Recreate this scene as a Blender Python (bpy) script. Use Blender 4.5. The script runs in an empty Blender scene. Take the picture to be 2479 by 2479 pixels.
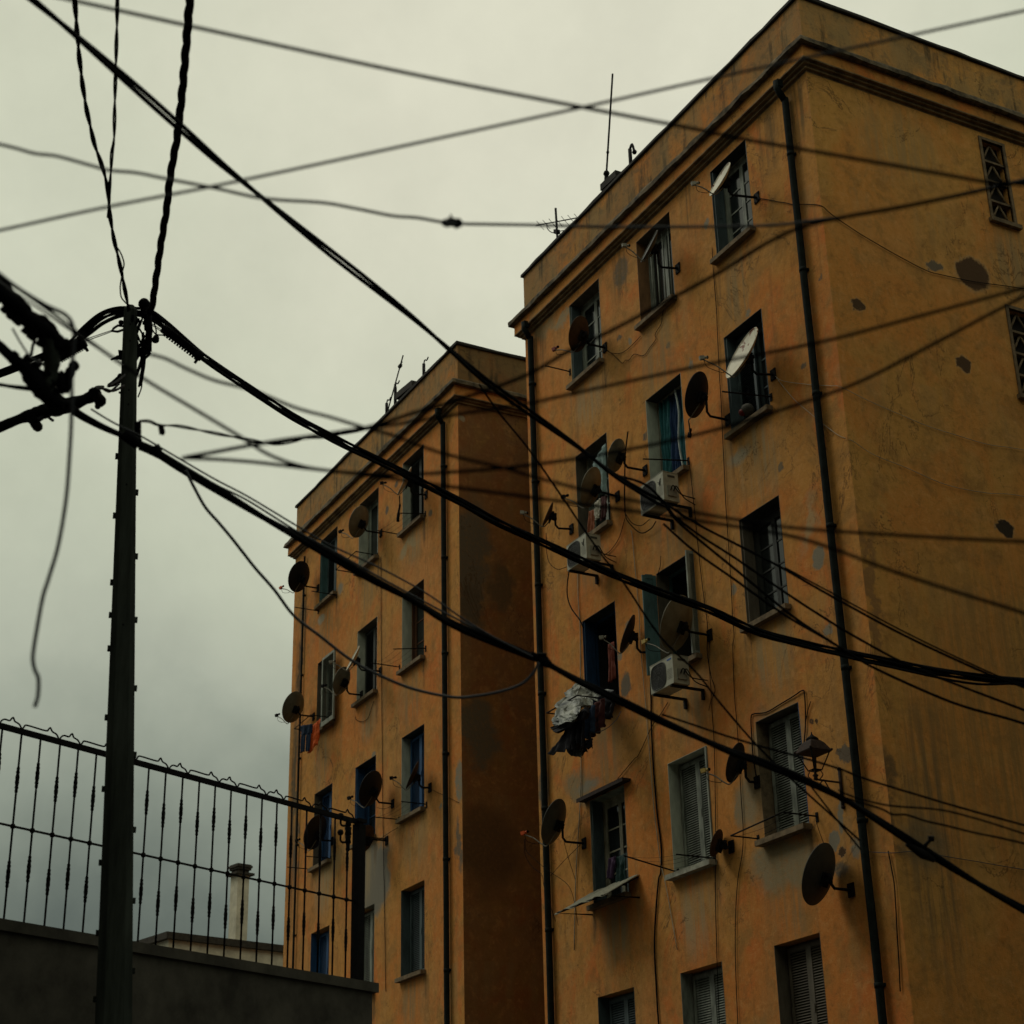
import bpy, math, random
from mathutils import Vector, Matrix, noise as mnoise
R_ = math.radians
random.seed(7)
sc = bpy.context.scene
col = sc.collection

# ------------------------------------------------------------------ camera
SRC = 2479.0
FPX = 4217.8
CAM = Vector((0, 0, 1.6))
YAW, PIT, ROLL = R_(61.6615), R_(24.1783), R_(-1.3998)
fw = Vector((-math.sin(YAW)*math.cos(PIT), math.cos(YAW)*math.cos(PIT), math.sin(PIT)))
rt = fw.cross(Vector((0, 0, 1))).normalized()
up = rt.cross(fw)
cr, sr = math.cos(ROLL), math.sin(ROLL)
rt, up = cr*rt + sr*up, -sr*rt + cr*up
cam = bpy.data.cameras.new('camera')
cam.sensor_width = 36.0
cam.sensor_fit = 'HORIZONTAL'
cam.lens = 36.0*FPX/SRC
cam.clip_start, cam.clip_end = 0.1, 2000
cam.dof.use_dof = True
cam.dof.focus_distance = 21.0
cam.dof.aperture_fstop = 3.4
co = bpy.data.objects.new('camera', cam)
col.objects.link(co)
mw = Matrix((rt, up, -fw)).transposed().to_4x4()
mw.translation = CAM
co.matrix_world = mw
sc.camera = co

# ------------------------------------------------------------------ render set-up
sc.render.engine = 'CYCLES'
sc.cycles.use_denoising = True
sc.cycles.max_bounces = 5
sc.cycles.diffuse_bounces = 3
sc.view_settings.view_transform = 'Standard'
sc.view_settings.look = 'None'
sc.view_settings.gamma = 1.0
sc.view_settings.exposure = 0.0

def ray(px, py):
    return rt*((px-1239.5)/FPX) - up*((py-1239.5)/FPX) + fw

# ------------------------------------------------------------------ sky and sun
SUN_EL, SUN_AZ = R_(50), R_(-132)      # azimuth from +Y towards +X
world = bpy.data.worlds.new('World')
sc.world = world
world.use_nodes = True
nt = world.node_tree
N, L = nt.nodes, nt.links
N.clear()
wout = N.new('ShaderNodeOutputWorld')
bg = N.new('ShaderNodeBackground')
bg.inputs['Strength'].default_value = 0.1
L.new(bg.outputs[0], wout.inputs[0])
sky = N.new('ShaderNodeTexSky')
sky.sky_type = 'NISHITA'
sky.sun_disc = False
sky.sun_elevation = SUN_EL
sky.sun_rotation = SUN_AZ
sky.dust_density = 4.0
tc = N.new('ShaderNodeTexCoord')
sep = N.new('ShaderNodeSeparateXYZ')
L.new(tc.outputs['Generated'], sep.inputs[0])
# cloud thickness noise bends the bands of the overcast
nz = N.new('ShaderNodeTexNoise'); nz.inputs['Scale'].default_value = 5.0
nz.inputs['Detail'].default_value = 7; nz.inputs['Roughness'].default_value = 0.55
L.new(tc.outputs['Generated'], nz.inputs['Vector'])
nzm = N.new('ShaderNodeMath'); nzm.operation = 'MULTIPLY_ADD'
nzm.inputs[1].default_value = 0.20; nzm.inputs[2].default_value = -0.10
L.new(nz.outputs['Fac'], nzm.inputs[0])
# brightest where the veiled light is, falling off towards the dark low cloud
d0 = ray(1420, 700).normalized()
dot = N.new('ShaderNodeVectorMath'); dot.operation = 'DOT_PRODUCT'
dot.inputs[1].default_value = d0
L.new(tc.outputs['Generated'], dot.inputs[0])
mr = N.new('ShaderNodeMapRange'); mr.inputs['From Min'].default_value = 0.95; mr.inputs['From Max'].default_value = 1.0
mr.inputs['To Min'].default_value = 0.0; mr.inputs['To Max'].default_value = 0.20
L.new(dot.outputs['Value'], mr.inputs['Value'])
ad = N.new('ShaderNodeMath'); ad.operation = 'ADD'
L.new(sep.outputs['Z'], ad.inputs[0]); L.new(nzm.outputs[0], ad.inputs[1])
ad2 = N.new('ShaderNodeMath'); ad2.operation = 'ADD'
L.new(ad.outputs[0], ad2.inputs[0]); L.new(mr.outputs[0], ad2.inputs[1])
ramp = N.new('ShaderNodeValToRGB')
cr_ = ramp.color_ramp
stops = [(0.0, (.052, .066, .062)), (.16, (.060, .078, .070)), (.21, (.135, .160, .132)), (.26, (.255, .288, .230)), (.33, (.412, .440, .346)),
         (.43, (.530, .560, .428)), (.51, (.590, .612, .474)), (.64, (.606, .622, .478)), (.77, (.710, .700, .552)), (1.0, (.70, .69, .545))]
cr_.elements[0].position, cr_.elements[0].color = stops[0][0], (*stops[0][1], 1)
cr_.elements[1].position, cr_.elements[1].color = stops[-1][0], (*stops[-1][1], 1)
for p, c in stops[1:-1]:
    e = cr_.elements.new(p); e.color = (*c, 1)
L.new(ad2.outputs[0], ramp.inputs[0])
# fine wisps
nz2 = N.new('ShaderNodeTexNoise'); nz2.inputs['Scale'].default_value = 9; nz2.inputs['Detail'].default_value = 9
nz2.inputs['Roughness'].default_value = 0.6
L.new(tc.outputs['Generated'], nz2.inputs['Vector'])
mr2 = N.new('ShaderNodeMapRange'); mr2.inputs['From Min'].default_value = .3; mr2.inputs['From Max'].default_value = .7
mr2.inputs['To Min'].default_value = 9.3; mr2.inputs['To Max'].default_value = 10.7
L.new(nz2.outputs['Fac'], mr2.inputs['Value'])
sc10 = N.new('ShaderNodeVectorMath'); sc10.operation = 'SCALE'
L.new(ramp.outputs['Color'], sc10.inputs[0]); L.new(mr2.outputs[0], sc10.inputs['Scale'])
mixs = N.new('ShaderNodeMix'); mixs.data_type = 'RGBA'
mixs.inputs['Factor'].default_value = 0.97
L.new(sky.outputs[0], mixs.inputs['A']); L.new(sc10.outputs[0], mixs.inputs['B'])
L.new(mixs.outputs['Result'], bg.inputs['Color'])

sun = bpy.data.lights.new('sun', 'SUN')
sun.energy = 0.85
sun.angle = R_(22)
sun.color = (1.0, .96, .86)
so = bpy.data.objects.new('sun', sun)
col.objects.link(so)
sdir = Vector((math.sin(SUN_AZ)*math.cos(SUN_EL), math.cos(SUN_AZ)*math.cos(SUN_EL), math.sin(SUN_EL)))
so.rotation_euler = sdir.to_track_quat('Z', 'Y').to_euler()

# ------------------------------------------------------------------ helpers
D = 13.6                     # facade plane y = D
XR0, XR1 = -24.54, -15.91    # near block
XL0, XL1 = -36.13, -27.36    # far block

def fac(px, py, off=0.0):
    d = ray(px, py)
    return CAM + d*((D-off)/d.y)
def onx(px, py, X):
    d = ray(px, py)
    return CAM + d*(X/d.x)
def at(px, py, depth):
    return CAM + ray(px, py)*depth
def depth_of(p):
    return (Vector(p)-CAM).dot(fw)

class MB:
    def __init__(s): s.v = []; s.f = []; s.sm = []
    def add(s, vs, fs, smooth=False):
        o = len(s.v); s.v += [tuple(v) for v in vs]
        for f in fs: s.f.append([i+o for i in f]); s.sm.append(smooth)
    def box(s, a, b):
        x0, y0, z0 = (min(a[i], b[i]) for i in range(3)); x1, y1, z1 = (max(a[i], b[i]) for i in range(3))
        s.add([(x0,y0,z0),(x1,y0,z0),(x1,y1,z0),(x0,y1,z0),(x0,y0,z1),(x1,y0,z1),(x1,y1,z1),(x0,y1,z1)],
              [(0,3,2,1),(4,5,6,7),(0,1,5,4),(1,2,6,5),(2,3,7,6),(3,0,4,7)])
    def obox(s, c, ax, ay, az, hx, hy, hz):
        c = Vector(c); vs = []
        for k in (-1, 1):
            for i, j in ((-1,-1),(1,-1),(1,1),(-1,1)):
                vs.append(c + ax*hx*i + ay*hy*j + az*hz*k)
        s.add(vs, [(0,3,2,1),(4,5,6,7),(0,1,5,4),(1,2,6,5),(2,3,7,6),(3,0,4,7)])
    def quad(s, *p): s.add(p, [tuple(range(len(p)))])
    def tube(s, pts, r, n=8, caps=True):
        pts = [Vector(p) for p in pts]
        if len(pts) < 2: return
        rs = r if isinstance(r, (list, tuple)) else [r]*len(pts)
        t0 = (pts[1]-pts[0]).normalized()
        a = t0.orthogonal().normalized()
        vs = []
        for i, p in enumerate(pts):
            t = (pts[min(i+1, len(pts)-1)]-pts[max(i-1, 0)])
            t = t.normalized() if t.length > 1e-9 else t0
            a = a - t*a.dot(t)
            a = a.normalized() if a.length > 1e-6 else t.orthogonal().normalized()
            b = t.cross(a)
            for k in range(n):
                w = 2*math.pi*k/n
                vs.append(p + (a*math.cos(w)+b*math.sin(w))*rs[i])
        fs = []
        for i in range(len(pts)-1):
            for k in range(n):
                k2 = (k+1) % n
                fs.append((i*n+k, i*n+k2, (i+1)*n+k2, (i+1)*n+k))
        s.add(vs, fs, True)
        if caps:
            o = len(s.v)-len(vs)
            s.f.append([o+k for k in range(n)][::-1]); s.sm.append(False)
            s.f.append([o+(len(pts)-1)*n+k for k in range(n)]); s.sm.append(False)
    def ball(s, c, r, n=10, sz=1.0):
        c = Vector(c); vs = []; fs = []
        m = n//2
        for i in range(m+1):
            th = math.pi*i/m
            for k in range(n):
                w = 2*math.pi*k/n
                vs.append(c+Vector((math.sin(th)*math.cos(w)*r, math.sin(th)*math.sin(w)*r, math.cos(th)*r*sz)))
        for i in range(m):
            for k in range(n):
                fs.append((i*n+k, (i+1)*n+k, (i+1)*n+(k+1) % n, i*n+(k+1) % n))
        s.add(vs, fs, True)
    def lathe(s, base, prof, n=14, sq=False):
        base = Vector(base); vs = []; fs = []
        for r, z in prof:
            for k in range(n):
                w = 2*math.pi*k/n + (math.pi/4 if n == 4 else 0)
                vs.append(base+Vector((r*math.cos(w), r*math.sin(w), z)))
        for i in range(len(prof)-1):
            for k in range(n):
                fs.append((i*n+k, i*n+(k+1) % n, (i+1)*n+(k+1) % n, (i+1)*n+k))
        s.add(vs, fs, n > 6)

def make(name, mb, mat, parent=None):
    me = bpy.data.meshes.new(name)
    me.from_pydata(mb.v, [], mb.f)
    me.polygons.foreach_set('use_smooth', mb.sm)
    me.materials.append(mat)
    me.update()
    o = bpy.data.objects.new(name, me)
    col.objects.link(o)
    if parent:
        o.parent = parent
        o.matrix_parent_inverse = Matrix.Translation(-root_loc(parent))
    return o
def root_loc(p):
    return p.location if p.type == 'EMPTY' else Vector((0, 0, 0))
def thing(name, label, cat, loc=(0, 0, 0), group=None):
    o = bpy.data.objects.new(name, None)
    o.empty_display_size = .2
    col.objects.link(o); o.location = loc
    return tag(o, label, cat, group)
def tag(o, label, cat, group=None, kind=None):
    if label: o['label'] = label
    if cat: o['category'] = cat
    if group: o['group'] = group
    if kind: o['kind'] = kind
    return o

def smooth_path(pts, n=8):
    P = [Vector(p) for p in pts]
    if len(P) == 2:
        return [P[0].lerp(P[1], i/(n*2)) for i in range(n*2+1)]
    out = []
    for i in range(len(P)-1):
        p0 = P[i-1] if i else P[0]*2-P[1]
        p1, p2 = P[i], P[i+1]
        p3 = P[i+2] if i+2 < len(P) else P[-1]*2-P[-2]
        # centripetal-ish Catmull-Rom
        for k in range(n):
            t = k/n; t2 = t*t; t3 = t2*t
            out.append(.5*((2*p1)+(p2-p0)*t+(2*p0-5*p1+4*p2-p3)*t2+(3*p1-p0-3*p2+p3)*t3))
    out.append(P[-1])
    return out
def wobble(pts, amp, freq=1.3, seed=0):
    out = []
    for p in pts:
        v = mnoise.noise_vector(p*freq+Vector((seed*7.3, seed*1.7, 3)))
        out.append(p+v*amp)
    return out
def span(pxs, d0, d1=None):
    """photo points of a hanging cable -> 3-D points, distance running evenly from d0 to d1"""
    d1 = d0 if d1 is None else d1
    acc = [0]
    for a, b in zip(pxs, pxs[1:]): acc.append(acc[-1]+math.hypot(b[0]-a[0], b[1]-a[1]))
    return [at(p[0], p[1], d0+(d1-d0)*a/acc[-1]) for p, a in zip(pxs, acc)]
def bundle(mb, path, n, R, r, pitch, ph=0, sides=6):
    acc = 0; t0 = None
    strands = [[] for _ in range(n)]
    a = (path[1]-path[0]).orthogonal().normalized()
    for i, p in enumerate(path):
        t = (path[min(i+1, len(path)-1)]-path[max(i-1, 0)]).normalized()
        if i: acc += (p-path[i-1]).length
        a = (a-t*a.dot(t)).normalized(); b = t.cross(a)
        for k in range(n):
            w = 2*math.pi*(k/n+acc/pitch)+ph
            strands[k].append(p+(a*math.cos(w)+b*math.sin(w))*R)
    for st in strands: mb.tube(st, r, sides)
def dense(path, step):
    out = [path[0]]
    for a, b in zip(path, path[1:]):
        m = max(1, int((b-a).length/step))
        for i in range(1, m+1): out.append(a.lerp(b, i/m))
    return out

# ------------------------------------------------------------------ materials
def mat(name, c, rough=.7, metal=0.0, var=.25, scale=8.0, bump=0.0, spec=.3, c2=None, stretch=None, trans=0.0):
    m = bpy.data.materials.new(name); m.use_nodes = True
    n, l = m.node_tree.nodes, m.node_tree.links
    b = n['Principled BSDF']
    b.inputs['Roughness'].default_value = rough; b.inputs['Metallic'].default_value = metal
    b.inputs['Specular IOR Level'].default_value = spec
    if trans: b.inputs['Transmission Weight'].default_value = trans
    t = n.new('ShaderNodeTexCoord')
    src = t.outputs['Object']
    if stretch:
        mp = n.new('ShaderNodeMapping'); mp.inputs['Scale'].default_value = stretch
        l.new(src, mp.inputs[0]); src = mp.outputs[0]
    z = n.new('ShaderNodeTexNoise'); z.inputs['Scale'].default_value = scale
    z.inputs['Detail'].default_value = 6; z.inputs['Roughness'].default_value = .65
    l.new(src, z.inputs['Vector'])
    mr = n.new('ShaderNodeMapRange'); mr.inputs['From Min'].default_value = .35; mr.inputs['From Max'].default_value = .65
    l.new(z.outputs['Fac'], mr.inputs['Value'])
    mx = n.new('ShaderNodeMix'); mx.data_type = 'RGBA'
    mx.inputs['A'].default_value = (*[min(1, x*(1+var)) for x in c], 1)
    mx.inputs['B'].default_value = (*(c2 if c2 else [x*(1-var) for x in c]), 1)
    l.new(mr.outputs[0], mx.inputs['Factor']); l.new(mx.outputs['Result'], b.inputs['Base Color'])
    if bump:
        bp = n.new('ShaderNodeBump'); bp.inputs['Strength'].default_value = bump; bp.inputs['Distance'].default_value = .01
        l.new(z.outputs['Fac'], bp.inputs['Height']); l.new(bp.outputs[0], b.inputs['Normal'])
    return m

def plaster(name, patches, tone=1.12, A=(.465, .170, .036), B=(.435, .205, .048), H=(.50, .145, .032), runs=(), st=1.0):
    """weathered ochre lime render; patches = (axis, centre, ru, rz, rot, softness, colour)"""
    m = bpy.data.materials.new(name); m.use_nodes = True
    n, l = m.node_tree.nodes, m.node_tree.links
    b = n['Principled BSDF']; b.inputs['Roughness'].default_value = .92; b.inputs['Specular IOR Level'].default_value = .12
    t = n.new('ShaderNodeTexCoord'); P = t.outputs['Object']
    def noise(scale, detail=6, rough=.6, vec=None, dist=0.0):
        z = n.new('ShaderNodeTexNoise'); z.inputs['Scale'].default_value = scale
        z.inputs['Detail'].default_value = detail; z.inputs['Roughness'].default_value = rough
        z.inputs['Distortion'].default_value = dist
        l.new(vec if vec else P, z.inputs['Vector']); return z.outputs['Fac']
    def rng(v, a, bb, lo=0.0, hi=1.0, smooth=True):
        r = n.new('ShaderNodeMapRange'); r.inputs['From Min'].default_value = a; r.inputs['From Max'].default_value = bb
        r.inputs['To Min'].default_value = lo; r.inputs['To Max'].default_value = hi
        if smooth: r.interpolation_type = 'SMOOTHSTEP'
        l.new(v, r.inputs['Value']); return r.outputs[0]
    def mul(a, bb):
        x = n.new('ShaderNodeMath'); x.operation = 'MULTIPLY'
        for i, v in enumerate((a, bb)):
            if isinstance(v, (int, float)): x.inputs[i].default_value = v
            else: l.new(v, x.inputs[i])
        return x.outputs[0]
    def mix(f, a, bb):
        x = n.new('ShaderNodeMix'); x.data_type = 'RGBA'
        l.new(f, x.inputs['Factor'])
        for k, v in (('A', a), ('B', bb)):
            if isinstance(v, tuple): x.inputs[k].default_value = (*[q*tone for q in v], 1)
            else: l.new(v, x.inputs[k])
        return x.outputs['Result']
    def mapped(scale, loc=(0, 0, 0)):
        mp = n.new('ShaderNodeMapping'); mp.inputs['Scale'].default_value = scale; mp.inputs['Location'].default_value = loc
        l.new(P, mp.inputs[0]); return mp.outputs[0]
    big = noise(.55, 5, .55, dist=.6)
    mid = noise(2.2, 8, .68, dist=.4)
    fine = noise(14, 8, .72)
    grain = noise(70, 4, .6)
    streak = noise(1.0, 7, .62, mapped((2.6, 2.6, .28)))
    streak2 = noise(1.0, 6, .6, mapped((7, 7, .5), (3, 1, 0)))
    med = noise(5.5, 9, .72, dist=.5)
    blot = noise(1.1, 7, .66, mapped((1, 1, .7), (9, 4, 2)), dist=.8)
    faded = noise(.22, 4, .5, mapped((1, 1, 1), (17, 3, 5)))
    c = mix(rng(big, .42, .58), A, B)
    c = mix(mul(rng(faded, .50, .64), .35), c, (.40, .225, .082))
    c = mix(mul(rng(blot, .50, .66), .8), c, H)
    c = mix(mul(rng(mid, .46, .66), .75), c, (.285, .150, .044))
    c = mix(mul(rng(streak, .50, .70), .48*st), c, (.28, .165, .062))
    c = mix(mul(rng(streak2, .55, .72), .36*st), c, (.18, .085, .028))
    c = mix(mul(rng(med, .50, .68), .46), c, (.52, .265, .085))
    c = mix(mul(rng(med, .34, .48, 1, 0), .46), c, (.22, .105, .030))
    c = mix(mul(rng(fine, .54, .70), .34), c, (.58, .30, .105))
    c = mix(mul(rng(fine, .32, .46, 1, 0), .38), c, (.20, .092, .024))
    # soot and lichen streaks on the parapet and under its copings
    sp = n.new('ShaderNodeSeparateXYZ'); l.new(P, sp.inputs[0])
    par = rng(sp.outputs['Z'], 17.9, 18.25)
    c = mix(mul(mul(par, rng(blot, .34, .60)), .75), c, (.215, .150, .064))
    c = mix(mul(mul(par, rng(med, .48, .62)), .55), c, (.10, .074, .038))
    c = mix(mul(mul(mul(par, rng(streak2, .50, .66)), rng(mid, .40, .58)), .85), c, (.055, .042, .024))
    # wash-off below the window sills of every floor: pale greenish runs
    zz = n.new('ShaderNodeMath'); zz.operation = 'MULTIPLY_ADD'; zz.inputs[1].default_value = 1/2.985; zz.inputs[2].default_value = -9.87/2.985+4
    l.new(sp.outputs['Z'], zz.inputs[0])
    fr = n.new('ShaderNodeMath'); fr.operation = 'FRACT'; l.new(zz.outputs[0], fr.inputs[0])
    below = rng(fr.outputs[0], .62, .98)
    c = mix(mul(mul(below, rng(streak, .44, .62)), .25), c, (.30, .21, .095))
    dist = n.new('ShaderNodeTexNoise'); dist.inputs['Scale'].default_value = 7; dist.inputs['Detail'].default_value = 8
    dist.inputs['Roughness'].default_value = .74
    l.new(P, dist.inputs['Vector'])
    dv = n.new('ShaderNodeVectorMath'); dv.operation = 'MULTIPLY_ADD'
    dv.inputs[1].default_value = (.26, .26, .26); dv.inputs[2].default_value = (-.13, -.13, -.13)
    l.new(dist.outputs['Color'], dv.inputs[0])
    Pd = n.new('ShaderNodeVectorMath'); Pd.operation = 'ADD'; l.new(P, Pd.inputs[0]); l.new(dv.outputs[0], Pd.inputs[1])
    db = n.new('ShaderNodeTexNoise'); db.inputs['Scale'].default_value = 1.9; db.inputs['Detail'].default_value = 7; db.inputs['Roughness'].default_value = .6
    l.new(P, db.inputs['Vector'])
    dvb = n.new('ShaderNodeVectorMath'); dvb.operation = 'MULTIPLY_ADD'; dvb.inputs[1].default_value = (1.0, 1.0, 1.0); dvb.inputs[2].default_value = (-.5, -.5, -.5)
    l.new(db.outputs['Color'], dvb.inputs[0])
    Pb = n.new('ShaderNodeVectorMath'); Pb.operation = 'ADD'; l.new(P, Pb.inputs[0]); l.new(dvb.outputs[0], Pb.inputs[1])
    for ax, ce, ru, rz, rot, soft, colr in patches:
        mp = n.new('ShaderNodeMapping'); mp.vector_type = 'TEXTURE'
        mp.inputs['Location'].default_value = ce
        if ax == 'f':
            mp.inputs['Rotation'].default_value = (0, rot, 0); mp.inputs['Scale'].default_value = (ru, .9 if max(ru, rz) > .42 else .35, rz)
        else:
            mp.inputs['Rotation'].default_value = (rot, 0, 0); mp.inputs['Scale'].default_value = (.9 if rz > .42 else .35, ru, rz)
        l.new((Pb if max(ru, rz) > .42 else Pd).outputs[0], mp.inputs[0])
        ln = n.new('ShaderNodeVectorMath'); ln.operation = 'LENGTH'; l.new(mp.outputs[0], ln.inputs[0])
        k = rng(ln.outputs['Value'], 1-soft, 1+soft*.6, 1, 0)
        if soft < .2:      # broken lip of older, paler coat round the loss
            c = mix(mul(rng(ln.outputs['Value'], 1.0, 1.22, 1, 0), rng(fine, .30, .60, .15, .85)), c, (.34, .215, .10))
        if soft > .2: k = mul(k, rng(fine, .25, .55, .45, 1))
        c = mix(k, c, colr)
    # rain runs under the sills and at other drips: (axis, centre, half width, half height, colour)
    rn = noise(1.0, 7, .6, mapped((11, 11, .55), (5, 2, 8)))
    for ax, ce, ru, rz, colr in runs:
        mp = n.new('ShaderNodeMapping'); mp.vector_type = 'TEXTURE'; mp.inputs['Location'].default_value = ce
        mp.inputs['Scale'].default_value = (ru, .35, rz) if ax == 'f' else (.35, ru, rz)
        l.new(Pd.outputs[0], mp.inputs[0])
        ln = n.new('ShaderNodeVectorMath'); ln.operation = 'LENGTH'; l.new(mp.outputs[0], ln.inputs[0])
        c = mix(mul(rng(ln.outputs['Value'], .35, 1.15, .95, 0), rng(rn, .40, .62, .12, .85)), c, colr)
    # hairline cracks in a few zones
    ck = noise(.75, 9, .62, mapped((1, 1, .8), (2, 6, 4)), dist=.9)
    ab = n.new('ShaderNodeMath'); ab.operation = 'SUBTRACT'; l.new(ck, ab.inputs[0]); ab.inputs[1].default_value = .5
    ab2 = n.new('ShaderNodeMath'); ab2.operation = 'ABSOLUTE'; l.new(ab.outputs[0], ab2.inputs[0])
    c = mix(mul(mul(rng(ab2.outputs[0], .0015, .007, 1, 0), rng(big, .50, .60)), .7), c, (.08, .045, .02))
    l.new(c, b.inputs['Base Color'])
    bp = n.new('ShaderNodeBump'); bp.inputs['Strength'].default_value = .55; bp.inputs['Distance'].default_value = .018
    sm = n.new('ShaderNodeMath'); sm.operation = 'MULTIPLY_ADD'; sm.inputs[1].default_value = .35
    l.new(grain, sm.inputs[0]); l.new(fine, sm.inputs[2])
    l.new(sm.outputs[0], bp.inputs['Height']); l.new(bp.outputs[0], b.inputs['Normal'])
    return m

GREY = (.20, .175, .125); GREYD = (.125, .098, .066); DARK = (.070, .040, .020); PALE = (.27, .205, .115); BRICK = (.040, .015, .008)
def pf(px, py, w, h, col_, rot=0, soft=.3):
    c = fac(px, py)
    ru = abs(fac(px+w, py).x-fac(px-w, py).x)/2; rz = h*depth_of(c)/FPX*1.12
    return ('f', tuple(c), ru, rz, rot, soft, col_)
def ps(px, py, w, h, X, col_, rot=0, soft=.12):
    c = onx(px, py, X); dd = depth_of(c)/FPX
    return ('s', tuple(c), w*dd*1.25, h*dd*1.12, rot, soft, col_)
near_patches = [
    ps(2263, 645, 22, 13, XR1, GREYD, .25), ps(2355, 663, 43, 40, XR1, DARK, .35), ps(2077, 738, 17, 13, XR1, DARK, .3),
    ps(2332, 881, 17, 20, XR1, DARK), ps(2434, 1281, 24, 20, XR1, (.03, .022, .015)),
    ps(2110, 1420, 14, 190, XR1, (.24, .125, .045), 0, .5), ps(2145, 1950, 22, 170, XR1, (.15, .085, .035), 0, .5),
    ps(2240, 2040, 60, 60, XR1, (.19, .13, .065), 0, .5), ps(2130, 2110, 40, 45, XR1, GREYD, 0, .4),
    pf(1503, 660, 20, 36, GREYD), pf(1312, 798, 28, 30, (.25, .17, .08), .2, .45), pf(1360, 770, 30, 12, PALE, 0, .5),
    pf(1500, 816, 6, 9, GREYD), pf(1617, 835, 5, 11, GREYD), pf(1525, 825, 5, 10, GREY), pf(1672, 882, 6, 12, GREY),
    pf(1891, 1130, 7, 12, GREYD), pf(1981, 1350, 16, 27, GREY, .1, .15), pf(2004, 1527, 11, 13, GREY), pf(1946, 886, 8, 10, GREYD),
    pf(1711, 542, 7, 13, GREY), pf(1812, 760, 6, 10, GREY), pf(1985, 672, 4, 8, GREYD), pf(1776, 1425, 6, 14, GREY), pf(1562, 1058, 6, 12, GREYD),
    pf(1398, 1905, 40, 36, (.23, .165, .085), .3, .5), pf(1316, 1912, 14, 45, GREYD, 0, .4), pf(1423, 1903, 30, 12, GREY, 0, .5),
    pf(1515, 1658, 12, 30, GREYD, 0, .2), pf(1520, 1520, 7, 16, GREY, 0, .3), pf(1500, 1590, 5, 8, GREY),
    pf(1880, 1860, 75, 150, PALE, 0, .4), pf(1900, 2090, 95, 62, (.25, .195, .11), .2, .4), pf(1812, 1940, 26, 60, PALE, 0, .5),
    pf(2046, 1825, 18, 22, GREYD, 0, .2), pf(2030, 1822, 9, 10, (.1, .08, .055)), pf(1963, 1748, 7, 9, DARK), pf(1977, 1746, 5, 8, DARK),
    pf(2036, 1975, 8, 40, GREY, .12, .2), pf(2020, 2035, 13, 22, GREY, .3, .2), pf(2040, 2063, 10, 10, DARK, 0, .15), pf(2072, 2055, 15, 22, GREY, 0, .4),
    pf(2035, 2105, 22, 16, GREYD, .3, .4), pf(1790, 1960, 14, 45, (.24, .18, .1), 0, .5),
    pf(1790, 1105, 30, 18, (.28, .24, .16), 0, .6), pf(1960, 1270, 18, 70, (.36, .235, .11), .45, .6), pf(1560, 640, 8, 14, GREY, 0, .4),
]
far_patches = [
    ps(1140, 1345, 42, 130, XL1, (.150, .118, .074), 0, .3), ps(1140, 1480, 30, 60, XL1, (.125, .094, .056), 0, .35), ps(1160, 1775, 48, 78, XL1, (.145, .114, .070), 0, .3),
    ps(1210, 1420, 26, 60, XL1, (.150, .095, .045), 0, .5), ps(1180, 2050, 80, 110, XL1, (.15, .080, .032), 0, .5),
    ps(1118, 1013, 8, 8, XL1, (.34, .27, .17), 0, .3),
    pf(905, 2128, 40, 84, (.17, .155, .12), 0, .16), pf(1112, 1890, 10, 48, GREY, 0, .25), pf(1042, 1243, 5, 9, GREYD), pf(937, 1234, 4, 11, GREYD),
    pf(778, 1500, 9, 12, (.3, .27, .2), 0, .4), pf(824, 1425, 7, 14, GREY, 0, .4), pf(725, 1640, 5, 70, DARK, 0, .5), pf(731, 1590, 4, 40, (.05, .03, .02), 0, .5),
    pf(712, 1900, 5, 150, (.14, .10, .055), 0, .6), pf(716, 2060, 5, 80, GREYD, 0, .6), pf(735, 1480, 7, 60, (.2, .12, .05), 0, .6),
    pf(960, 1170, 4, 8, GREYD), pf(820, 1250, 4, 9, GREYD), pf(1067, 1952, 4, 6, GREY), pf(905, 1826, 5, 8, GREY, 0, .4), pf(1113, 2050, 8, 60, GREYD, 0, .4),
    pf(985, 1320, 25, 14, (.33, .25, .13), 0, .6), pf(800, 2090, 30, 40, (.28, .19, .085), 0, .6),
]
_rows = [15.90, 12.92, 9.93, 6.95]
_rr = random.Random(3)
def sill_runs(cols):
    out = []
    for i, (a, b2) in enumerate(cols):
        for j, z in enumerate(_rows):
            h_ = _rr.uniform(.5, .95)
            out.append(('f', ((a+b2)/2+_rr.uniform(-.15, .15), D, z-.1-h_*.7), (b2-a)*_rr.uniform(.45, .62), h_, _rr.choice([(.255, .195, .10), (.235, .165, .075), (.30, .225, .12)])))
            out.append(('f', (_rr.choice([a-.02, b2+.02]), D, z-.25), .10, _rr.uniform(.35, .6), (.10, .062, .028)))
    return out
_nc, _fc = [(-22.90, -21.87), (-20.64, -19.62), (-18.43, -17.47)], [(-34.52, -33.52), (-32.27, -31.23), (-29.98, -28.95)]
drip = [('f', (x, D, 17.2), .35, .7, (.13, .085, .036)) for x in (-24.0, -21.2, -19.0, -16.9, -16.2)]
M_near = plaster('ochre_plaster_near', [p for p in near_patches if p[0] == 'f'], runs=sill_runs(_nc)+drip)
M_side = plaster('faded_and_lit_ochre_side_plaster', [p for p in near_patches if p[0] == 's'], 1.42, (.46, .200, .046), (.42, .216, .054), (.45, .180, .040), st=.3,  # yellower hue is the wall's own; raised tone paints in extra light
                 runs=[('s', (XR1, 17.1, 15.4), .5, .8, (.24, .17, .08)), ('s', (XR1, 17.3, 12.4), .5, .8, (.24, .17, .08)), ('s', (XR1, 15.2, 16.9), .9, .9, (.30, .19, .075)), ('s', (XR1, 15.8, 8.2), 1.9, 2.6, (.25, .145, .048)), ('s', (XR1, 14.2, 6.5), .6, 2.2, (.15, .10, .045))])
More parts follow.
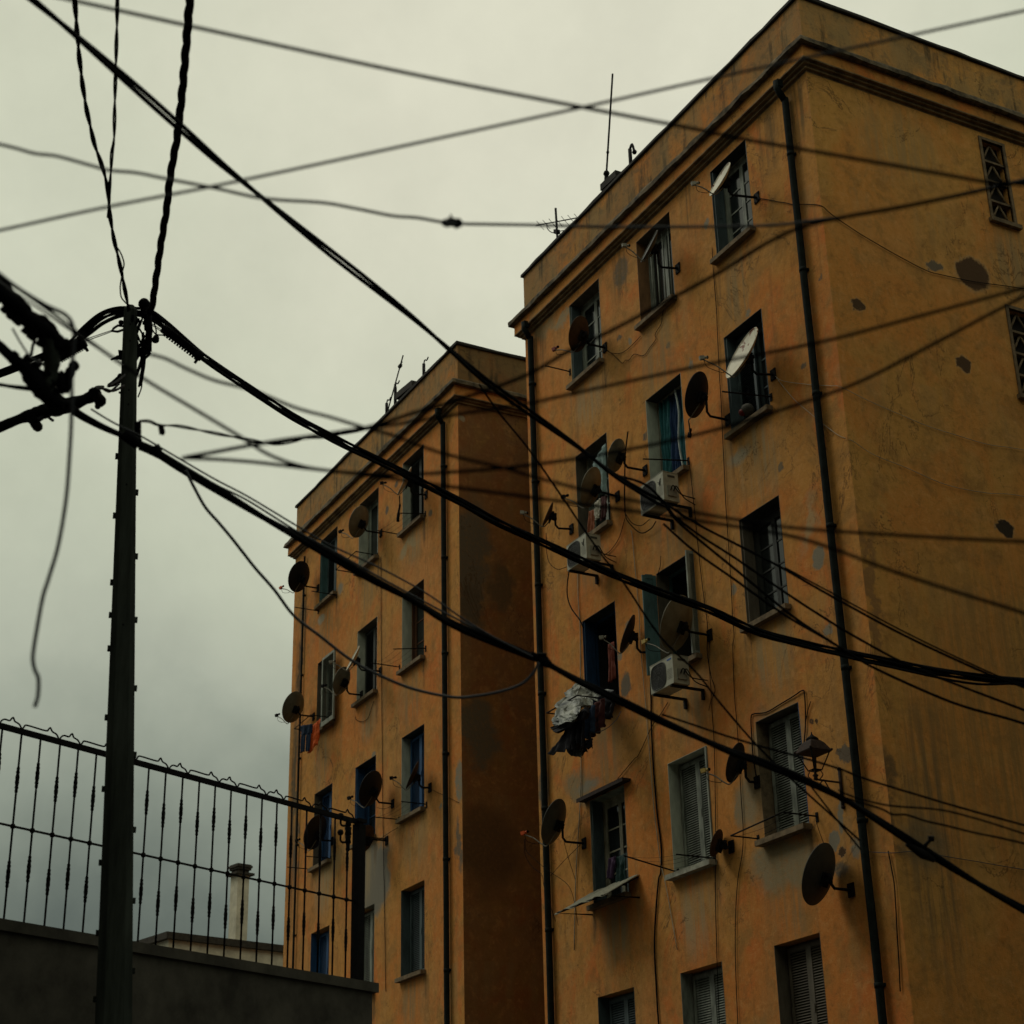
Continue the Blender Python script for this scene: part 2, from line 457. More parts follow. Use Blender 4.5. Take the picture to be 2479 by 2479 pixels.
M_far = plaster('ochre_plaster_far', [p for p in far_patches if p[0] == 'f'], runs=sill_runs(_fc)+[('f', (-35.75, D, 12), .3, 4.5, (.07, .05, .026)), ('f', (-35.5, D, 15.5), .22, 1.4, (.10, .062, .028))])
M_gap = plaster('cement_stained_shaded_gap_plaster', [p for p in far_patches if p[0] == 's'], .80, (.26, .115, .040), (.24, .125, .052), (.29, .105, .032))  # cement stains, plus the gap's shade put into a darker base tone
M_corn = mat('grimy_cornice', (.20, .135, .062), .9, var=.3, scale=5, bump=.4, c2=(.095, .066, .034), stretch=(1, 1, 1))
M_lip = mat('weathered_cornice_lip', (.115, .088, .050), .9, var=.5, scale=5, bump=.6, c2=(.022, .018, .012))
M_cop = mat('black_coping', (.020, .017, .013), .9, var=.6, scale=6, bump=.5)
M_sill = mat('dirty_sill', (.150, .108, .060), .9, var=.4, scale=9, bump=.3)
M_sillp = mat('whitewashed_sill', (.29, .29, .23), .9, var=.3, scale=9, bump=.3)
M_pipe = mat('dark_painted_pipe', (.0105, .0140, .0128), .85, var=.4, scale=6, spec=.08)
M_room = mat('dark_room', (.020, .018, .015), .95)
M_glass = mat('old_window_glass', (.010, .013, .013), .08, var=.2, scale=1.5, spec=.5)
M_black = mat('black_rubber', (.0045, .005, .006), .8, var=.3, spec=.05)
M_wire = mat('grey_wire', (.045, .050, .060), .55, var=.2, spec=.25)
M_wwire = mat('pale_wire', (.30, .26, .18), .6, var=.3)
M_iron = mat('black_iron', (.0065, .006, .006), .75, var=.4, scale=20, bump=.2, spec=.1)
M_rust = mat('rusty_iron', (.024, .013, .009), .85, var=.5, scale=20, bump=.4)
M_pole = mat('dark_pole', (.034, .041, .034), .85, var=.45, scale=9, bump=.4, stretch=(1, 1, .12), spec=.1)
M_galv = mat('galvanised', (.16, .15, .12), .5, metal=.3, var=.3, scale=15)
M_acw = mat('ac_casing', (.33, .325, .25), .5, var=.18, scale=6)
M_acg = mat('ac_grille', (.045, .048, .040), .5, var=.3, scale=30)
M_acd = mat('ac_shadow_dark', (.010, .010, .008), .8)
M_blue = mat('brand_blue', (.02, .08, .30), .5, var=.1)
M_wood = mat('brown_wood', (.075, .030, .010), .7, var=.4, scale=12, stretch=(1, 1, .1))
M_orange = mat('orange_plastic', (.62, .09, .012), .5, var=.2)
M_yellow = mat('yellowed_plastic', (.45, .33, .10), .5, var=.2)
M_lnb = mat('grey_plastic', (.21, .20, .155), .5, var=.25)
M_red = mat('red_plastic', (.20, .022, .016), .5, var=.2)
M_conc = mat('rough_concrete', (.060, .056, .044), .95, var=.45, scale=2.5, bump=.6)
def paint(name, c, v=.3): return mat(name, c, .65, var=v, scale=7, stretch=(1, 1, .35), bump=.15)
P_grey = paint('grey_green_paint', (.19, .208, .172), .45)
P_pale = paint('pale_jamb_paint', (.40, .42, .34), .2)
P_bluegrey = paint('blue_grey_paint', (.055, .078, .082))
P_teal = paint('teal_paint', (.050, .105, .105))
P_blue = paint('blue_paint', (.016, .062, .150))
P_navy = paint('navy_paint', (.008, .036, .088))
P_dark = paint('dark_grey_paint', (.030, .034, .029))
P_cream = paint('cream_frame_paint', (.28, .265, .19), .45)
P_brownj = paint('brown_jamb', (.20, .105, .045))
P_taupe = paint('taupe_jamb', (.10, .085, .060))
P_white = paint('white_jamb_paint', (.55, .56, .47), .15)

# ------------------------------------------------------------------ the two blocks
ROWZ = [(15.90, 17.51), (12.92, 14.54), (9.93, 11.56), (6.95, 8.58), (3.96, 5.60), (.98, 2.62)]
NCOL = [(-22.90, -21.87), (-20.64, -19.62), (-18.43, -17.47)]
FCOL = [(-34.52, -33.52), (-32.27, -31.23), (-29.98, -28.95)]
VENTS = [(16.86, 17.28, z0, z0+1.44) for z0 in (16.08, 13.10, 10.11, 7.13)]
RD = .26     # depth of the window reveal
TOP = 19.02

def wall_mesh(mb, P, us, zs, holes, inward, depth):
    """P(u, z) -> point on the outer face; holes (u0,u1,z0,z1); reveal quads go 'depth' along 'inward'"""
    us = sorted(set(us) | {h[0] for h in holes} | {h[1] for h in holes})
    zs = sorted(set(zs) | {h[2] for h in holes} | {h[3] for h in holes})
    for i in range(len(us)-1):
        for j in range(len(zs)-1):
            um, zm = (us[i]+us[i+1])/2, (zs[j]+zs[j+1])/2
            if any(h[0] < um < h[1] and h[2] < zm < h[3] for h in holes): continue
            mb.quad(P(us[i], zs[j]), P(us[i+1], zs[j]), P(us[i+1], zs[j+1]), P(us[i], zs[j+1]))
    for u0, u1, z0, z1 in holes:
        c = [P(u0, z0), P(u1, z0), P(u1, z1), P(u0, z1)]
        for k in range(4):
            a, b2 = c[k], c[(k+1) % 4]
            mb.quad(a, b2, b2+inward*depth, a+inward*depth)

def loop_pts(X0, X1, Y0, Y1, p, z):
    return [Vector((X0-p, Y0-p, z)), Vector((X1+p, Y0-p, z)), Vector((X1+p, Y1+p, z)), Vector((X0-p, Y1+p, z))]
def ring(mb, X0, X1, Y0, Y1, prof, jit=0.0, step=.22, seed=0):
    rings = []
    for q, (p, z) in enumerate(prof):
        c = loop_pts(X0, X1, Y0, Y1, p, z); pts = []
        for k in range(4):
            a, b2 = c[k], c[(k+1) % 4]
            m = max(1, int((b2-a).length/step)) if jit else 1
            for i in range(m):
                v = a.lerp(b2, i/m)
                if jit:
                    s = mnoise.noise(Vector((v.x*2.3+seed, v.y*2.3, q*5.1)))*jit + mnoise.noise(Vector((v.x*9+seed, v.y*9, q*3.3)))*jit*.8
                    v = v + Vector((0, 0, s)) + (Vector((0, -1, 0)) if k == 0 else Vector((1, 0, 0)) if k == 1 else Vector())*s*.8
                pts.append(v)
        rings.append(pts)
    n = len(rings[0]); m = min(len(r) for r in rings)
    if any(len(r) != m for r in rings):
        rings = [[r[int(i*len(r)/m)] for i in range(m)] for r in rings]; n = m
    vs = [v for r in rings for v in r]; fs = []
    for j in range(len(rings)-1):
        for i in range(n):
            fs.append((j*n+i, j*n+(i+1) % n, (j+1)*n+(i+1) % n, (j+1)*n+i))
    mb.add(vs, fs)

def shell(name, label, X0, X1, Y1, cols, M, vents, Ms):
    root = thing(name, label, 'apartment block', ((X0+X1)/2, D, 0))
    mb = MB()
    holes = [(a, b2, z0, z1) for a, b2 in cols for z0, z1 in ROWZ]
    wall_mesh(mb, lambda u, z: Vector((u, D, z)), [X0, X1], [0, TOP], holes, Vector((0, 1, 0)), RD)
    sd_ = MB()
    wall_mesh(sd_, lambda u, z: Vector((X1, u, z)), [D, Y1], [0, TOP], vents, Vector((-1, 0, 0)), .3)
    mb.quad(Vector((X0, Y1, 0)), Vector((X0, D, 0)), Vector((X0, D, TOP)), Vector((X0, Y1, TOP)))
    mb.quad(Vector((X1, Y1, 0)), Vector((X0, Y1, 0)), Vector((X0, Y1, TOP)), Vector((X1, Y1, TOP)))
    make('wall', mb, M, root); make('side_wall', sd_, Ms, root)
    # roof slab behind the parapet, and the parapet's inner face
    mb = MB(); q = .18
    mb.quad(Vector((X0+q, D+q, 18.3)), Vector((X1-q, D+q, 18.3)), Vector((X1-q, Y1-q, 18.3)), Vector((X0+q, Y1-q, 18.3)))
    ring(mb, X0, X1, D, Y1, [(-q, 18.3), (-q, 19.02)])
    make('roof', mb, M_conc, root)
    mb = MB()
    ring(mb, X0, X1, D, Y1, [(-.2, 19.025), (.035, 19.022), (.042, 19.03), (.038, 19.085), (-.02, 19.105), (-.2, 19.1)], .012, .3, X0)
    make('coping', mb, M_cop, root)
    mb = MB()
    ring(mb, X0, X1, D, Y1, [(.002, 18.17), (.13, 18.14), (.205, 18.118), (.228, 18.085), (.231, 18.015), (.205, 18.0), (.14, 18.004)], .016, .16, X0+3)
    make('cornice', mb, M_lip, root)
    mb = MB()
    ring(mb, X0, X1, D, Y1, [(.143, 18.012), (.145, 17.80)])
    make('frieze', mb, M, root)
    mb = MB()
    ring(mb, X0, X1, D, Y1, [(.148, 17.802), (.146, 17.782), (.098, 17.778), (.096, 17.742), (.05, 17.738), (.048, 17.695), (.004, 17.69), (.003, 17.66)], 0)
    make('moulding', mb, M_corn, root)
    return root

NEAR = shell('apartment_block', 'nearer ochre apartment block with bare patched side wall and diamond vents', XR0, XR1, D+10, NCOL, M_near, VENTS, M_side)
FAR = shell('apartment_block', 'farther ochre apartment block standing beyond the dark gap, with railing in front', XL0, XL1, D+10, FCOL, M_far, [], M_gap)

def drainpipe(root, X, r, ztop, off=.07, hopper=True):
    mb = MB()
    y = D-off
    if hopper:
        mb.tube([(X, D-.2, ztop+.02), (X, D-.19, ztop-.12), (X, y, ztop-.3)], r*.95, 10)
        mb.obox((X, D-.17, ztop-.03), Vector((1, 0, 0)), Vector((0, 1, 0)), Vector((0, 0, 1)), r*1.1, r*.9, .06)
    mb.tube([(X, y, ztop-.25)] + [(X+mnoise.noise(Vector((X, 0, z)))*.008, y, z) for z in [ztop-.3-i*.5 for i in range(int((ztop-.5)/.5))]] + [(X, y, 0.0)], r, 12)
    z = ztop-1.2
    while z > .3:
        mb.tube([(X, y, z), (X, y, z-.06)], r*1.10, 12)
        mb.box((X-r*.9, D-.02, z-.045), (X+r*.9, D-.001, z-.005))
        z -= 1.95
    return make('drainpipe', mb, M_pipe, root)
_m = MB(); _m.box((XL1+.002, D+1.68, 0), (XR0-.002, D+6, 17.6)); make('gap_shade_block', _m, M_gap, FAR)  # unseen block, added between the blocks to darken the gap wall
drainpipe(NEAR, -16.365, .052, 17.72)
drainpipe(NEAR, -24.215, .055, 17.80)
drainpipe(FAR, -27.90, .052, 17.76)
drainpipe(FAR, -35.40, .024, 17.72, .05, False)

# side-wall vents: pierced screens of A-shaped claustra blocks
for y0, y1, z0, z1 in VENTS:
    fm = MB()
    X = XR1
    for a, b2, c, d2 in ((y0-.05, y0, z0-.04, z1+.05), (y1, y1+.05, z0-.04, z1+.05)): fm.box((X-.03, a, c), (X+.022, b2, d2))
    fm.box((X-.03, y0, z1), (X+.022, y1, z1+.05))
    fm.box((X-.05, y0-.09, z0-.07), (X+.07, y1+.09, z0-.001))
    v = make('vent', fm, M_sill, NEAR)
    g = MB(); nb = 4; hh = (z1-z0)/nb
    for k in range(nb):
        za, zb = z0+k*hh, z0+(k+1)*hh; ym = (y0+y1)/2
        if k: g.box((X-.10, y0, za-.018), (X-.012, y1, za+.018))
        for s in (-1, 1):
            g.tube([Vector((X-.055, ym+s*(y1-y0)*.46, za)), Vector((X-.055, ym, zb-.02))], .019, 4)
    make('screen', g, M_sill, v)
    rm = MB(); rm.quad((X-.115, y0+.001, z0), (X-.115, y1-.001, z0), (X-.115, y1-.001, z1), (X-.115, y0+.001, z1))  # dark sheet standing in for the shade inside the vent
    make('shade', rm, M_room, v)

# ------------------------------------------------------------------ windows
def leaf_louvre(x0, x1, y, z0, z1, fr=.055, pitch=.034):
    mb = MB(); t = .018
    mb.box((x0, y-t, z0), (x0+fr, y+t, z1)); mb.box((x1-fr, y-t, z0), (x1, y+t, z1))
    mb.box((x0+fr, y-t, z1-fr), (x1-fr, y+t, z1)); mb.box((x0+fr, y-t, z0), (x1-fr, y+t, z0+fr*1.8))
    zm = z0-9
    mb.box((x0+fr*.2, y-t-.012, (z0+z1)/2-.05), (x0+fr*.8, y-t, (z0+z1)/2+.05))
    z = z0+fr*1.8
    ay = Vector((0, .75, .66)).normalized(); az = Vector((0, -.66, .75)).normalized()
    while z < z1-fr-.01:
        if abs(z-zm) > .035:
            mb.obox(((x0+x1)/2, y+.002, z+.012), Vector((1, 0, 0)), ay, az, (x1-x0)/2-fr, .021, .0035)
        z += pitch
    return mb
def leaf_side(X, y0, y1, z0, z1, sgn, lou=False):
    """a shutter leaf folded back against the jamb (plane X = const)"""
    mb = MB(); t = .016; a, b2 = X, X+sgn*2*t
    fr = .05
    mb.box((a, y0, z0), (b2, y0+fr, z1)); mb.box((a, y1-fr, z0), (b2, y1, z1))
    mb.box((a, y0+fr, z1-fr), (b2, y1-fr, z1)); mb.box((a, y0+fr, z0), (b2, y1-fr, z0+fr))
    if lou:
        z = z0+fr
        ax = Vector((.75*sgn, 0, -.66)).normalized(); az = Vector((.66*sgn, 0, .75)).normalized()
        while z < z1-fr:
            mb.obox((X+sgn*t, (y0+y1)/2, z+.012), ax, Vector((0, 1, 0)), az, .020, (y1-y0)/2-fr, .0035); z += .034
    else:
        mb.box((a+sgn*.006, y0+fr, z0+fr), (b2-sgn*.006, y1-fr, z1-fr))
        mb.box((a+sgn*.002, y0+fr, (z0+z1)/2-.04), (b2-sgn*.002, y1-fr, (z0+z1)/2+.04))
    return mb
def casement(root, w, x0, x1, z0, z1, y, m, bars=3, leaves=2, glass=True, bw=.042):
    fm = MB()
    fm.box((x0, y-.03, z0), (x0+.045, y+.03, z1)); fm.box((x1-.045, y-.03, z0), (x1, y+.03, z1))
    fm.box((x0+.045, y-.03, z1-.05), (x1-.045, y+.03, z1)); fm.box((x0+.045, y-.03, z0), (x1-.045, y+.03, z0+.045))
    X0, X1 = x0+.045, x1-.045; lw = (X1-X0)/leaves
    gl = MB()
    for k in range(leaves):
        a, b2 = X0+k*lw, X0+(k+1)*lw; yy = y-.012
        fm.box((a+.002, yy-.022, z0+.048), (a+bw, yy+.018, z1-.053)); fm.box((b2-bw, yy-.022, z0+.048), (b2-.002, yy+.018, z1-.053))
        fm.box((a+bw, yy-.022, z1-.053-bw), (b2-bw, yy+.018, z1-.053)); fm.box((a+bw, yy-.022, z0+.048), (b2-bw, yy+.018, z0+.048+bw*1.5))
        za, zb = z0+.048+bw*1.5, z1-.053-bw
        for i in range(1, bars+1):
            zc = za+(zb-za)*i/(bars+1); fm.box((a+bw, yy-.014, zc-.011), (b2-bw, yy+.014, zc+.011))
        if leaves < 2: fm.box(((a+b2)/2-.011, yy-.0155, za), ((a+b2)/2+.011, yy+.0155, zb))
        gl.box((a+bw, yy-.003, za), (b2-bw, yy+.003, zb))
    sash = make('sash', fm, m, w)
    if glass: make('pane', gl, M_glass, w)

def window(root, x0, x1, z0, z1, style, jl=None, jr=None, soff=None, frame=None, sill=None, sill_d=.105, opts=()):
    """one window: lined reveal, sill, sash / shutters; the window mesh is the frame against the wall"""
    y0, yb = D, D+RD
    fm = MB()
    fm.box((x0+.002, yb-.045, z0+.002), (x0+.04, yb-.002, z1-.002)); fm.box((x1-.04, yb-.045, z0+.002), (x1-.002, yb-.002, z1-.002))
    fm.box((x0+.04, yb-.045, z1-.04), (x1-.04, yb-.002, z1-.002))
    w = make('window', fm, frame or P_dark, root)
    if jl:
        m = MB(); m.box((x0-.001, y0-.003, z0), (x0+.004, yb-.05, z1)); make('reveal', m, jl, w)
    if jr:
        m = MB(); m.box((x1-.004, y0-.003, z0), (x1+.001, yb-.05, z1)); make('reveal', m, jr, w)
    if soff:
        m = MB(); m.box((x0+.005, y0-.002, z1-.004), (x1-.005, yb-.05, z1+.001)); make('soffit', m, soff, w)  # dark soffit colours put in the shade beneath the lintel
    s = MB(); s.box((x0-.055, D-sill_d, z0-.066), (x1+.05, D+.002, z0+.006)); s.box((x0+.005, D, z0-.02), (x1-.005, yb-.05, z0+.006))
    make('sill', s, sill or M_sill, w)
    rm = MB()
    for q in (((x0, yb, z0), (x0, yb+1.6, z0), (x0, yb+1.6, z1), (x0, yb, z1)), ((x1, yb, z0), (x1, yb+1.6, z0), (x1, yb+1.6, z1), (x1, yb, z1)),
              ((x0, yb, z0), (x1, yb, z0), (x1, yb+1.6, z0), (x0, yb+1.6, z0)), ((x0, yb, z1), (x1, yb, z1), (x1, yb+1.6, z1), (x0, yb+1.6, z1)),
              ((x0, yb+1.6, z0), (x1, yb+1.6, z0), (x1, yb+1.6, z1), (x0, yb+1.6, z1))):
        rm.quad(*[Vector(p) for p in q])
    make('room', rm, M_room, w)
    ix0, ix1, iz0, iz1 = x0+.04, x1-.04, z0+.006, z1-.04
    fr = frame or P_dark
    if style == 'casement': casement(root, w, ix0, ix1, iz0, iz1, yb+.0, fr, *opts)
    elif style == 'louvre':
        xm = (ix0+ix1)/2
        make('shutter', leaf_louvre(ix0, xm-.003, yb-.075, iz0, iz1), fr, w)
        make('shutter', leaf_louvre(xm+.003, ix1, yb-.078, iz0, iz1), fr, w)
    elif style == 'half':      # one louvred leaf ajar, dark room behind the other half
        xm = (ix0+ix1)/2
        make('shutter', leaf_louvre(ix0, xm, yb-.075, iz0, iz1), fr, w)
        casement(root, w, xm-.05, ix1, iz0, iz1, yb+.02, fr, 2, 1)
    elif style == 'open':
        casement(root, w, ix0, ix1, iz0, iz1, yb+.03, fr, 2, 2)
    return w
def folded(w, x0, x1, z0, z1, ml=None, mr=None, lou=False, y0=.02, y1=.2):
    if ml: make('shutter', leaf_side(x0+.006, D+y0, D+y1, z0+.012, z1-.01, 1, lou), ml, w)
    if mr: make('shutter', leaf_side(x1-.006, D+y0, D+y1, z0+.012, z1-.01, -1, lou), mr, w)

# nearer block, storeys from the top
(c1, c2, c3), rows = NCOL, ROWZ
z0, z1 = rows[0]
w = window(NEAR, *c1, z0, z1, 'casement', jl=P_grey, jr=P_grey, soff=P_taupe, frame=P_grey, opts=(3, 2)); folded(w, *c1, z0, z1, P_bluegrey, P_grey)
w = window(NEAR, *c2, z0, z1, 'casement', jl=P_brownj, soff=P_taupe, frame=P_grey, opts=(0, 2)); folded(w, *c2, z0, z1, None, P_grey, y0=.1)
b = MB()
for k in range(5): b.tube([(c2[0]+.16+k*.18, D+.17, z0), (c2[0]+.16+k*.18, D+.17, z1-.04)], .011, 6)
make('window_bars', b, P_grey, w)
w = window(NEAR, *c3, z0, z1, 'casement', jl=P_bluegrey, jr=P_grey, soff=P_dark, frame=P_grey, opts=(3, 2)); folded(w, *c3, z0, z1, P_bluegrey, P_bluegrey)
z0, z1 = rows[1]
w = window(NEAR, *c1, z0, z1, 'open', jl=P_taupe, jr=P_grey, soff=P_taupe, frame=P_grey)
w = window(NEAR, *c2, z0, z1, 'none', jl=P_pale, jr=P_pale, soff=P_dark, frame=P_grey); W22 = w
w = window(NEAR, *c3, z0, z1, 'half', jl=P_bluegrey, jr=P_bluegrey, soff=P_dark, frame=P_bluegrey); folded(w, *c3, z0, z1, P_bluegrey, P_bluegrey)
z0, z1 = rows[2]
w = window(NEAR, *c1, z0, z1, 'none', jl=P_navy, jr=P_navy, soff=P_dark, frame=P_navy); folded(w, *c1, z0, z1, P_navy, P_navy); W31 = w
w = window(NEAR, *c2, z0, z1, 'none', jl=P_taupe, jr=P_grey, soff=P_dark, frame=P_teal); folded(w, *c2, z0, z1, None, P_grey, True, -.12, .2)
lm = MB()   # the teal leaf swung out flat against the wall
ang = R_(14); ax = Vector((-math.sin(ang), -math.cos(ang), 0)); ay = Vector((math.cos(ang), -math.sin(ang), 0))
cx = Vector((c2[0], D-.01, (z0+z1)/2-.02)) + ax*.115
lm.obox(cx, ax, ay, Vector((0, 0, 1)), .105, .008, .78)
for s in (-1, 1): lm.obox(cx+ax*s*.085, ax, ay, Vector((0, 0, 1)), .026, .017, .80)
for zz in (-.78, 0, .78): lm.obox(cx+Vector((0, 0, zz)), ax, ay, Vector((0, 0, 1)), .059, .015, .035)
make('shutter', lm, P_teal, w)
w = window(NEAR, *c3, z0, z1, 'casement', jl=P_taupe, jr=P_dark, soff=P_dark, frame=P_dark, opts=(3, 2)); folded(w, *c3, z0, z1, P_taupe)
st = MB(); st.box((c3[1]-.2, D+.15, z0+.02), (c3[1]-.11, D+.18, z1-.05)); make('shutter', st, P_cream, w)
z0, z1 = rows[3]
w = window(NEAR, *c1, z0, z1, 'casement', jl=P_grey, jr=P_grey, soff=P_grey, frame=P_cream, opts=(3, 2)); folded(w, *c1, z0, z1, P_bluegrey, P_grey)
h = MB(); h.box((c1[0]-.16, D-.14, z1+.01), (c1[1]+.2, D-.002, z1+.05)); h.box((c1[0]-.16, D-.15, z1-.005), (c1[1]+.2, D-.135, z1+.055)); make('hood', h, M_rust, w)
w = window(NEAR, *c2, z0, z1, 'louvre', jl=P_pale, jr=P_grey, soff=P_pale, frame=P_grey, sill=M_sillp, sill_d=.13); folded(w, *c2, z0, z1, None, P_grey, False, -.02, .12)
w = window(NEAR, *c3, z0, z1, 'louvre', jl=M_sill, jr=P_blue, soff=P_taupe, frame=P_grey, sill=M_sill, sill_d=.14); folded(w, *c3, z0, z1, None, P_blue)
z0, z1 = rows[4]
for c, m in ((c1, P_bluegrey), (c2, P_grey), (c3, P_taupe)):
    window(NEAR, *c, z0, z1, 'louvre', jl=m, jr=m, frame=m)
z0, z1 = rows[5]
for c, m in ((c1, P_grey), (c2, P_blue), (c3, P_taupe)):
    window(NEAR, *c, z0, z1, 'louvre', jl=m, jr=m, frame=m)
# farther block
(f1, f2, f3) = FCOL
z0, z1 = rows[0]
w = window(FAR, *f1, z0, z1, 'louvre', jl=P_teal, jr=P_grey, soff=P_taupe, frame=P_bluegrey); folded(w, *f1, z0, z1, P_teal, P_grey)
w = window(FAR, *f2, z0, z1, 'casement', jl=P_pale, jr=P_dark, soff=P_taupe, frame=P_grey, opts=(0, 2)); folded(w, *f2, z0, z1, None, P_dark)
w = window(FAR, *f3, z0, z1, 'louvre', jl=P_pale, jr=P_grey, soff=P_taupe, frame=P_dark)
z0, z1 = rows[1]
w = window(FAR, *f1, z0, z1, 'none', jl=P_taupe, jr=P_grey, soff=P_taupe, frame=P_grey)
lm = leaf_louvre(fac(781, 1620, .13).x, fac(811, 1600, .13).x, D-.13, z0-.05, z1-.10)
lm.box((f1[1]-.02, D-.13, z0+.2), (f1[1]+.01, D, z0+.23)); lm.box((f1[1]-.02, D-.13, z1-.35), (f1[1]+.01, D, z1-.32))
make('shutter', lm, paint('pale_grey_shutter', (.20, .215, .175)), w)
w = window(FAR, *f2, z0, z1, 'louvre', jl=P_pale, jr=P_white, soff=P_taupe, frame=P_dark)
w = window(FAR, *f3, z0, z1, 'open', jl=P_pale, jr=M_wood, soff=P_taupe, frame=M_wood)
z0, z1 = rows[2]
w = window(FAR, *f1, z0, z1, 'louvre', jl=P_taupe, jr=P_blue, soff=P_taupe, frame=P_blue)
w = window(FAR, *f2, z0, z1, 'open', jl=P_blue, jr=P_blue, soff=P_dark, frame=P_navy); folded(w, *f2, z0, z1, P_blue, P_blue)
w = window(FAR, *f3, z0, z1, 'louvre', jl=P_pale, jr=P_dark, soff=P_dark, frame=P_blue)
for r in (3, 4, 5):
    for c, m in ((f1, P_blue), (f2, P_grey), (f3, P_bluegrey)):
        window(FAR, *c, *rows[r], 'louvre', jl=m, jr=m, frame=m)

# ------------------------------------------------------------------ satellite dishes
def dish(px_plate, px_c, h_px, ratio, mt, label, px_lnb=None, lnb_m=None, el=24, az=None, armm=None, boxm=None, X0=None, flip=False, hang=False):
    P0 = fac(*px_plate)
    if X0 is None: X0 = P0.x
    C = onx(px_c[0], px_c[1], X0-.13)
    if C.y > D-.16: C.y = D-.16
    dm = h_px*depth_of(C)/FPX
    v = (C-CAM).normalized(); e = R_(el)
    if az is None:
        best = None
        for k in range(-20, 111):
            a = R_(k)
            n = Vector((-math.cos(e)*math.cos(a), -math.cos(e)*math.sin(a), math.sin(e)))
            q = abs(n.dot(v)-ratio)
            if best is None or q < best[0]: best = (q, k, n)
        n = best[2]
    else:
        a = R_(az); n = Vector((-math.cos(e)*math.cos(a), -math.cos(e)*math.sin(a), math.sin(e)))
    root = thing('satellite_dish', label, 'satellite dish', P0, 'satellite dishes on the two facades')
    u = (Vector((0, 0, 1))-n*n.z).normalized(); s = n.cross(u)
    mb = MB(); NR, NS = 7, 32; dp = .10*dm
    for lay, o in ((0, 0.0), (1, -.009)):
        vs = [C-n*(dp-o)]
        for i in range(1, NR+1):
            q = i/NR
            for k in range(NS):
                t = 2*math.pi*k/NS
                vs.append(C + (s*math.cos(t)*.475+u*math.sin(t)*.5)*dm*q - n*(dp*(1-q*q)-o))
        fs = [(0, 1+k, 1+(k+1) % NS) for k in range(NS)]
        for i in range(NR-1):
            for k in range(NS):
                fs.append((1+i*NS+k, 1+(i+1)*NS+k, 1+(i+1)*NS+(k+1) % NS, 1+i*NS+(k+1) % NS))
        mb.add(vs, fs, True)
    rim = [C+(s*math.cos(2*math.pi*k/40)*.475+u*math.sin(2*math.pi*k/40)*.5)*dm for k in range(41)]
    mb.tube(rim, .0085, 6, False)
    make('reflector', mb, mt, root)
    am = armm or M_iron
    B = C-n*(dp+.03)-u*dm*.06
    mb = MB()
    mb.obox(B, s, u, n, .075, .085, .018)
    mb.obox(B-n*.04+u*.02, s, u, n, .05, .04, .03)
    for i in (-1, 1): mb.tube([B+s*.06*i+u*.06, B+s*.06*i+u*.06-n*.05], .008, 6)
    T = B-n*.075
    mb.tube([T+Vector((0, 0, .10)), T-Vector((0, 0, .02))], .027, 8)
    make('back_bracket', mb, am, root)
    mb = MB()
    zp = P0.z
    A0 = Vector((X0, D-.01, zp)); A1 = Vector((T.x, T.y, zp)) if abs(zp-T.z) > .03 else T
    arm = [A0, A0.lerp(A1, .5), A1-(A1-A0).normalized()*.05, A1+Vector((0, 0, .06)), T+Vector((0, 0, .05))] if T.z > zp else [A0, A1, T]
    mb.tube(arm, .019, 8)
    make('mount_arm', mb, am, root)
    mb = MB(); mb.box((X0-.06, D-.018, zp-.085), (X0+.06, D+.002, zp+.085))
    for i in (-1, 1):
        for j in (-1, 1): mb.tube([(X0+.04*i, D-.03, zp+.06*j), (X0+.04*i, D-.01, zp+.06*j)], .009, 6)
    make('wall_plate', mb, am, root)
    if px_lnb:
        Q = C+n*.62*dm-u*.22*dm
        Q = at(px_lnb[0], px_lnb[1], depth_of(Q))
        Bp = C-u*dm*.5
        mb = MB()
        mid = Bp+(Q-Bp)*.12-u*.035
        pth = smooth_path([B-n*.01-u*.05, Bp-n*.035-u*.012, mid, Bp.lerp(Q, .55)-u*.01, Q-Vector((0, 0, .03))], 5)
        mb.tube(pth, .0095, 6)
        make('feed_arm', mb, M_galv if boxm is None else boxm, root)
        tl = (C-Q).normalized(); sd = tl.cross(Vector((0, 0, 1))).normalized(); uu = sd.cross(tl)
        mb = MB(); mb.obox(Q-tl*.02, tl, sd, uu, .034, .023, .028); mb.tube([Q+tl*.01, Q+tl*.055], [.013, .024], 10)
        lb = make('receiver', mb, lnb_m or M_lnb, root)
        mb = MB(); mb.ball(Q+tl*.062, .024, 10)
        make('connector', mb, M_black if lnb_m else M_iron, lb)
        mb = MB()
        a0 = Q-uu*.03; a3 = Bp.lerp(Q, .35)-Vector((0, 0, .015))
        mb.tube(smooth_path([a0, a0-Vector((0, 0, .09))+(a3-a0)*.2, a3-Vector((0, 0, .05)), a3], 6), .0045, 5)
        make('cable', mb, M_black, root)
    return root

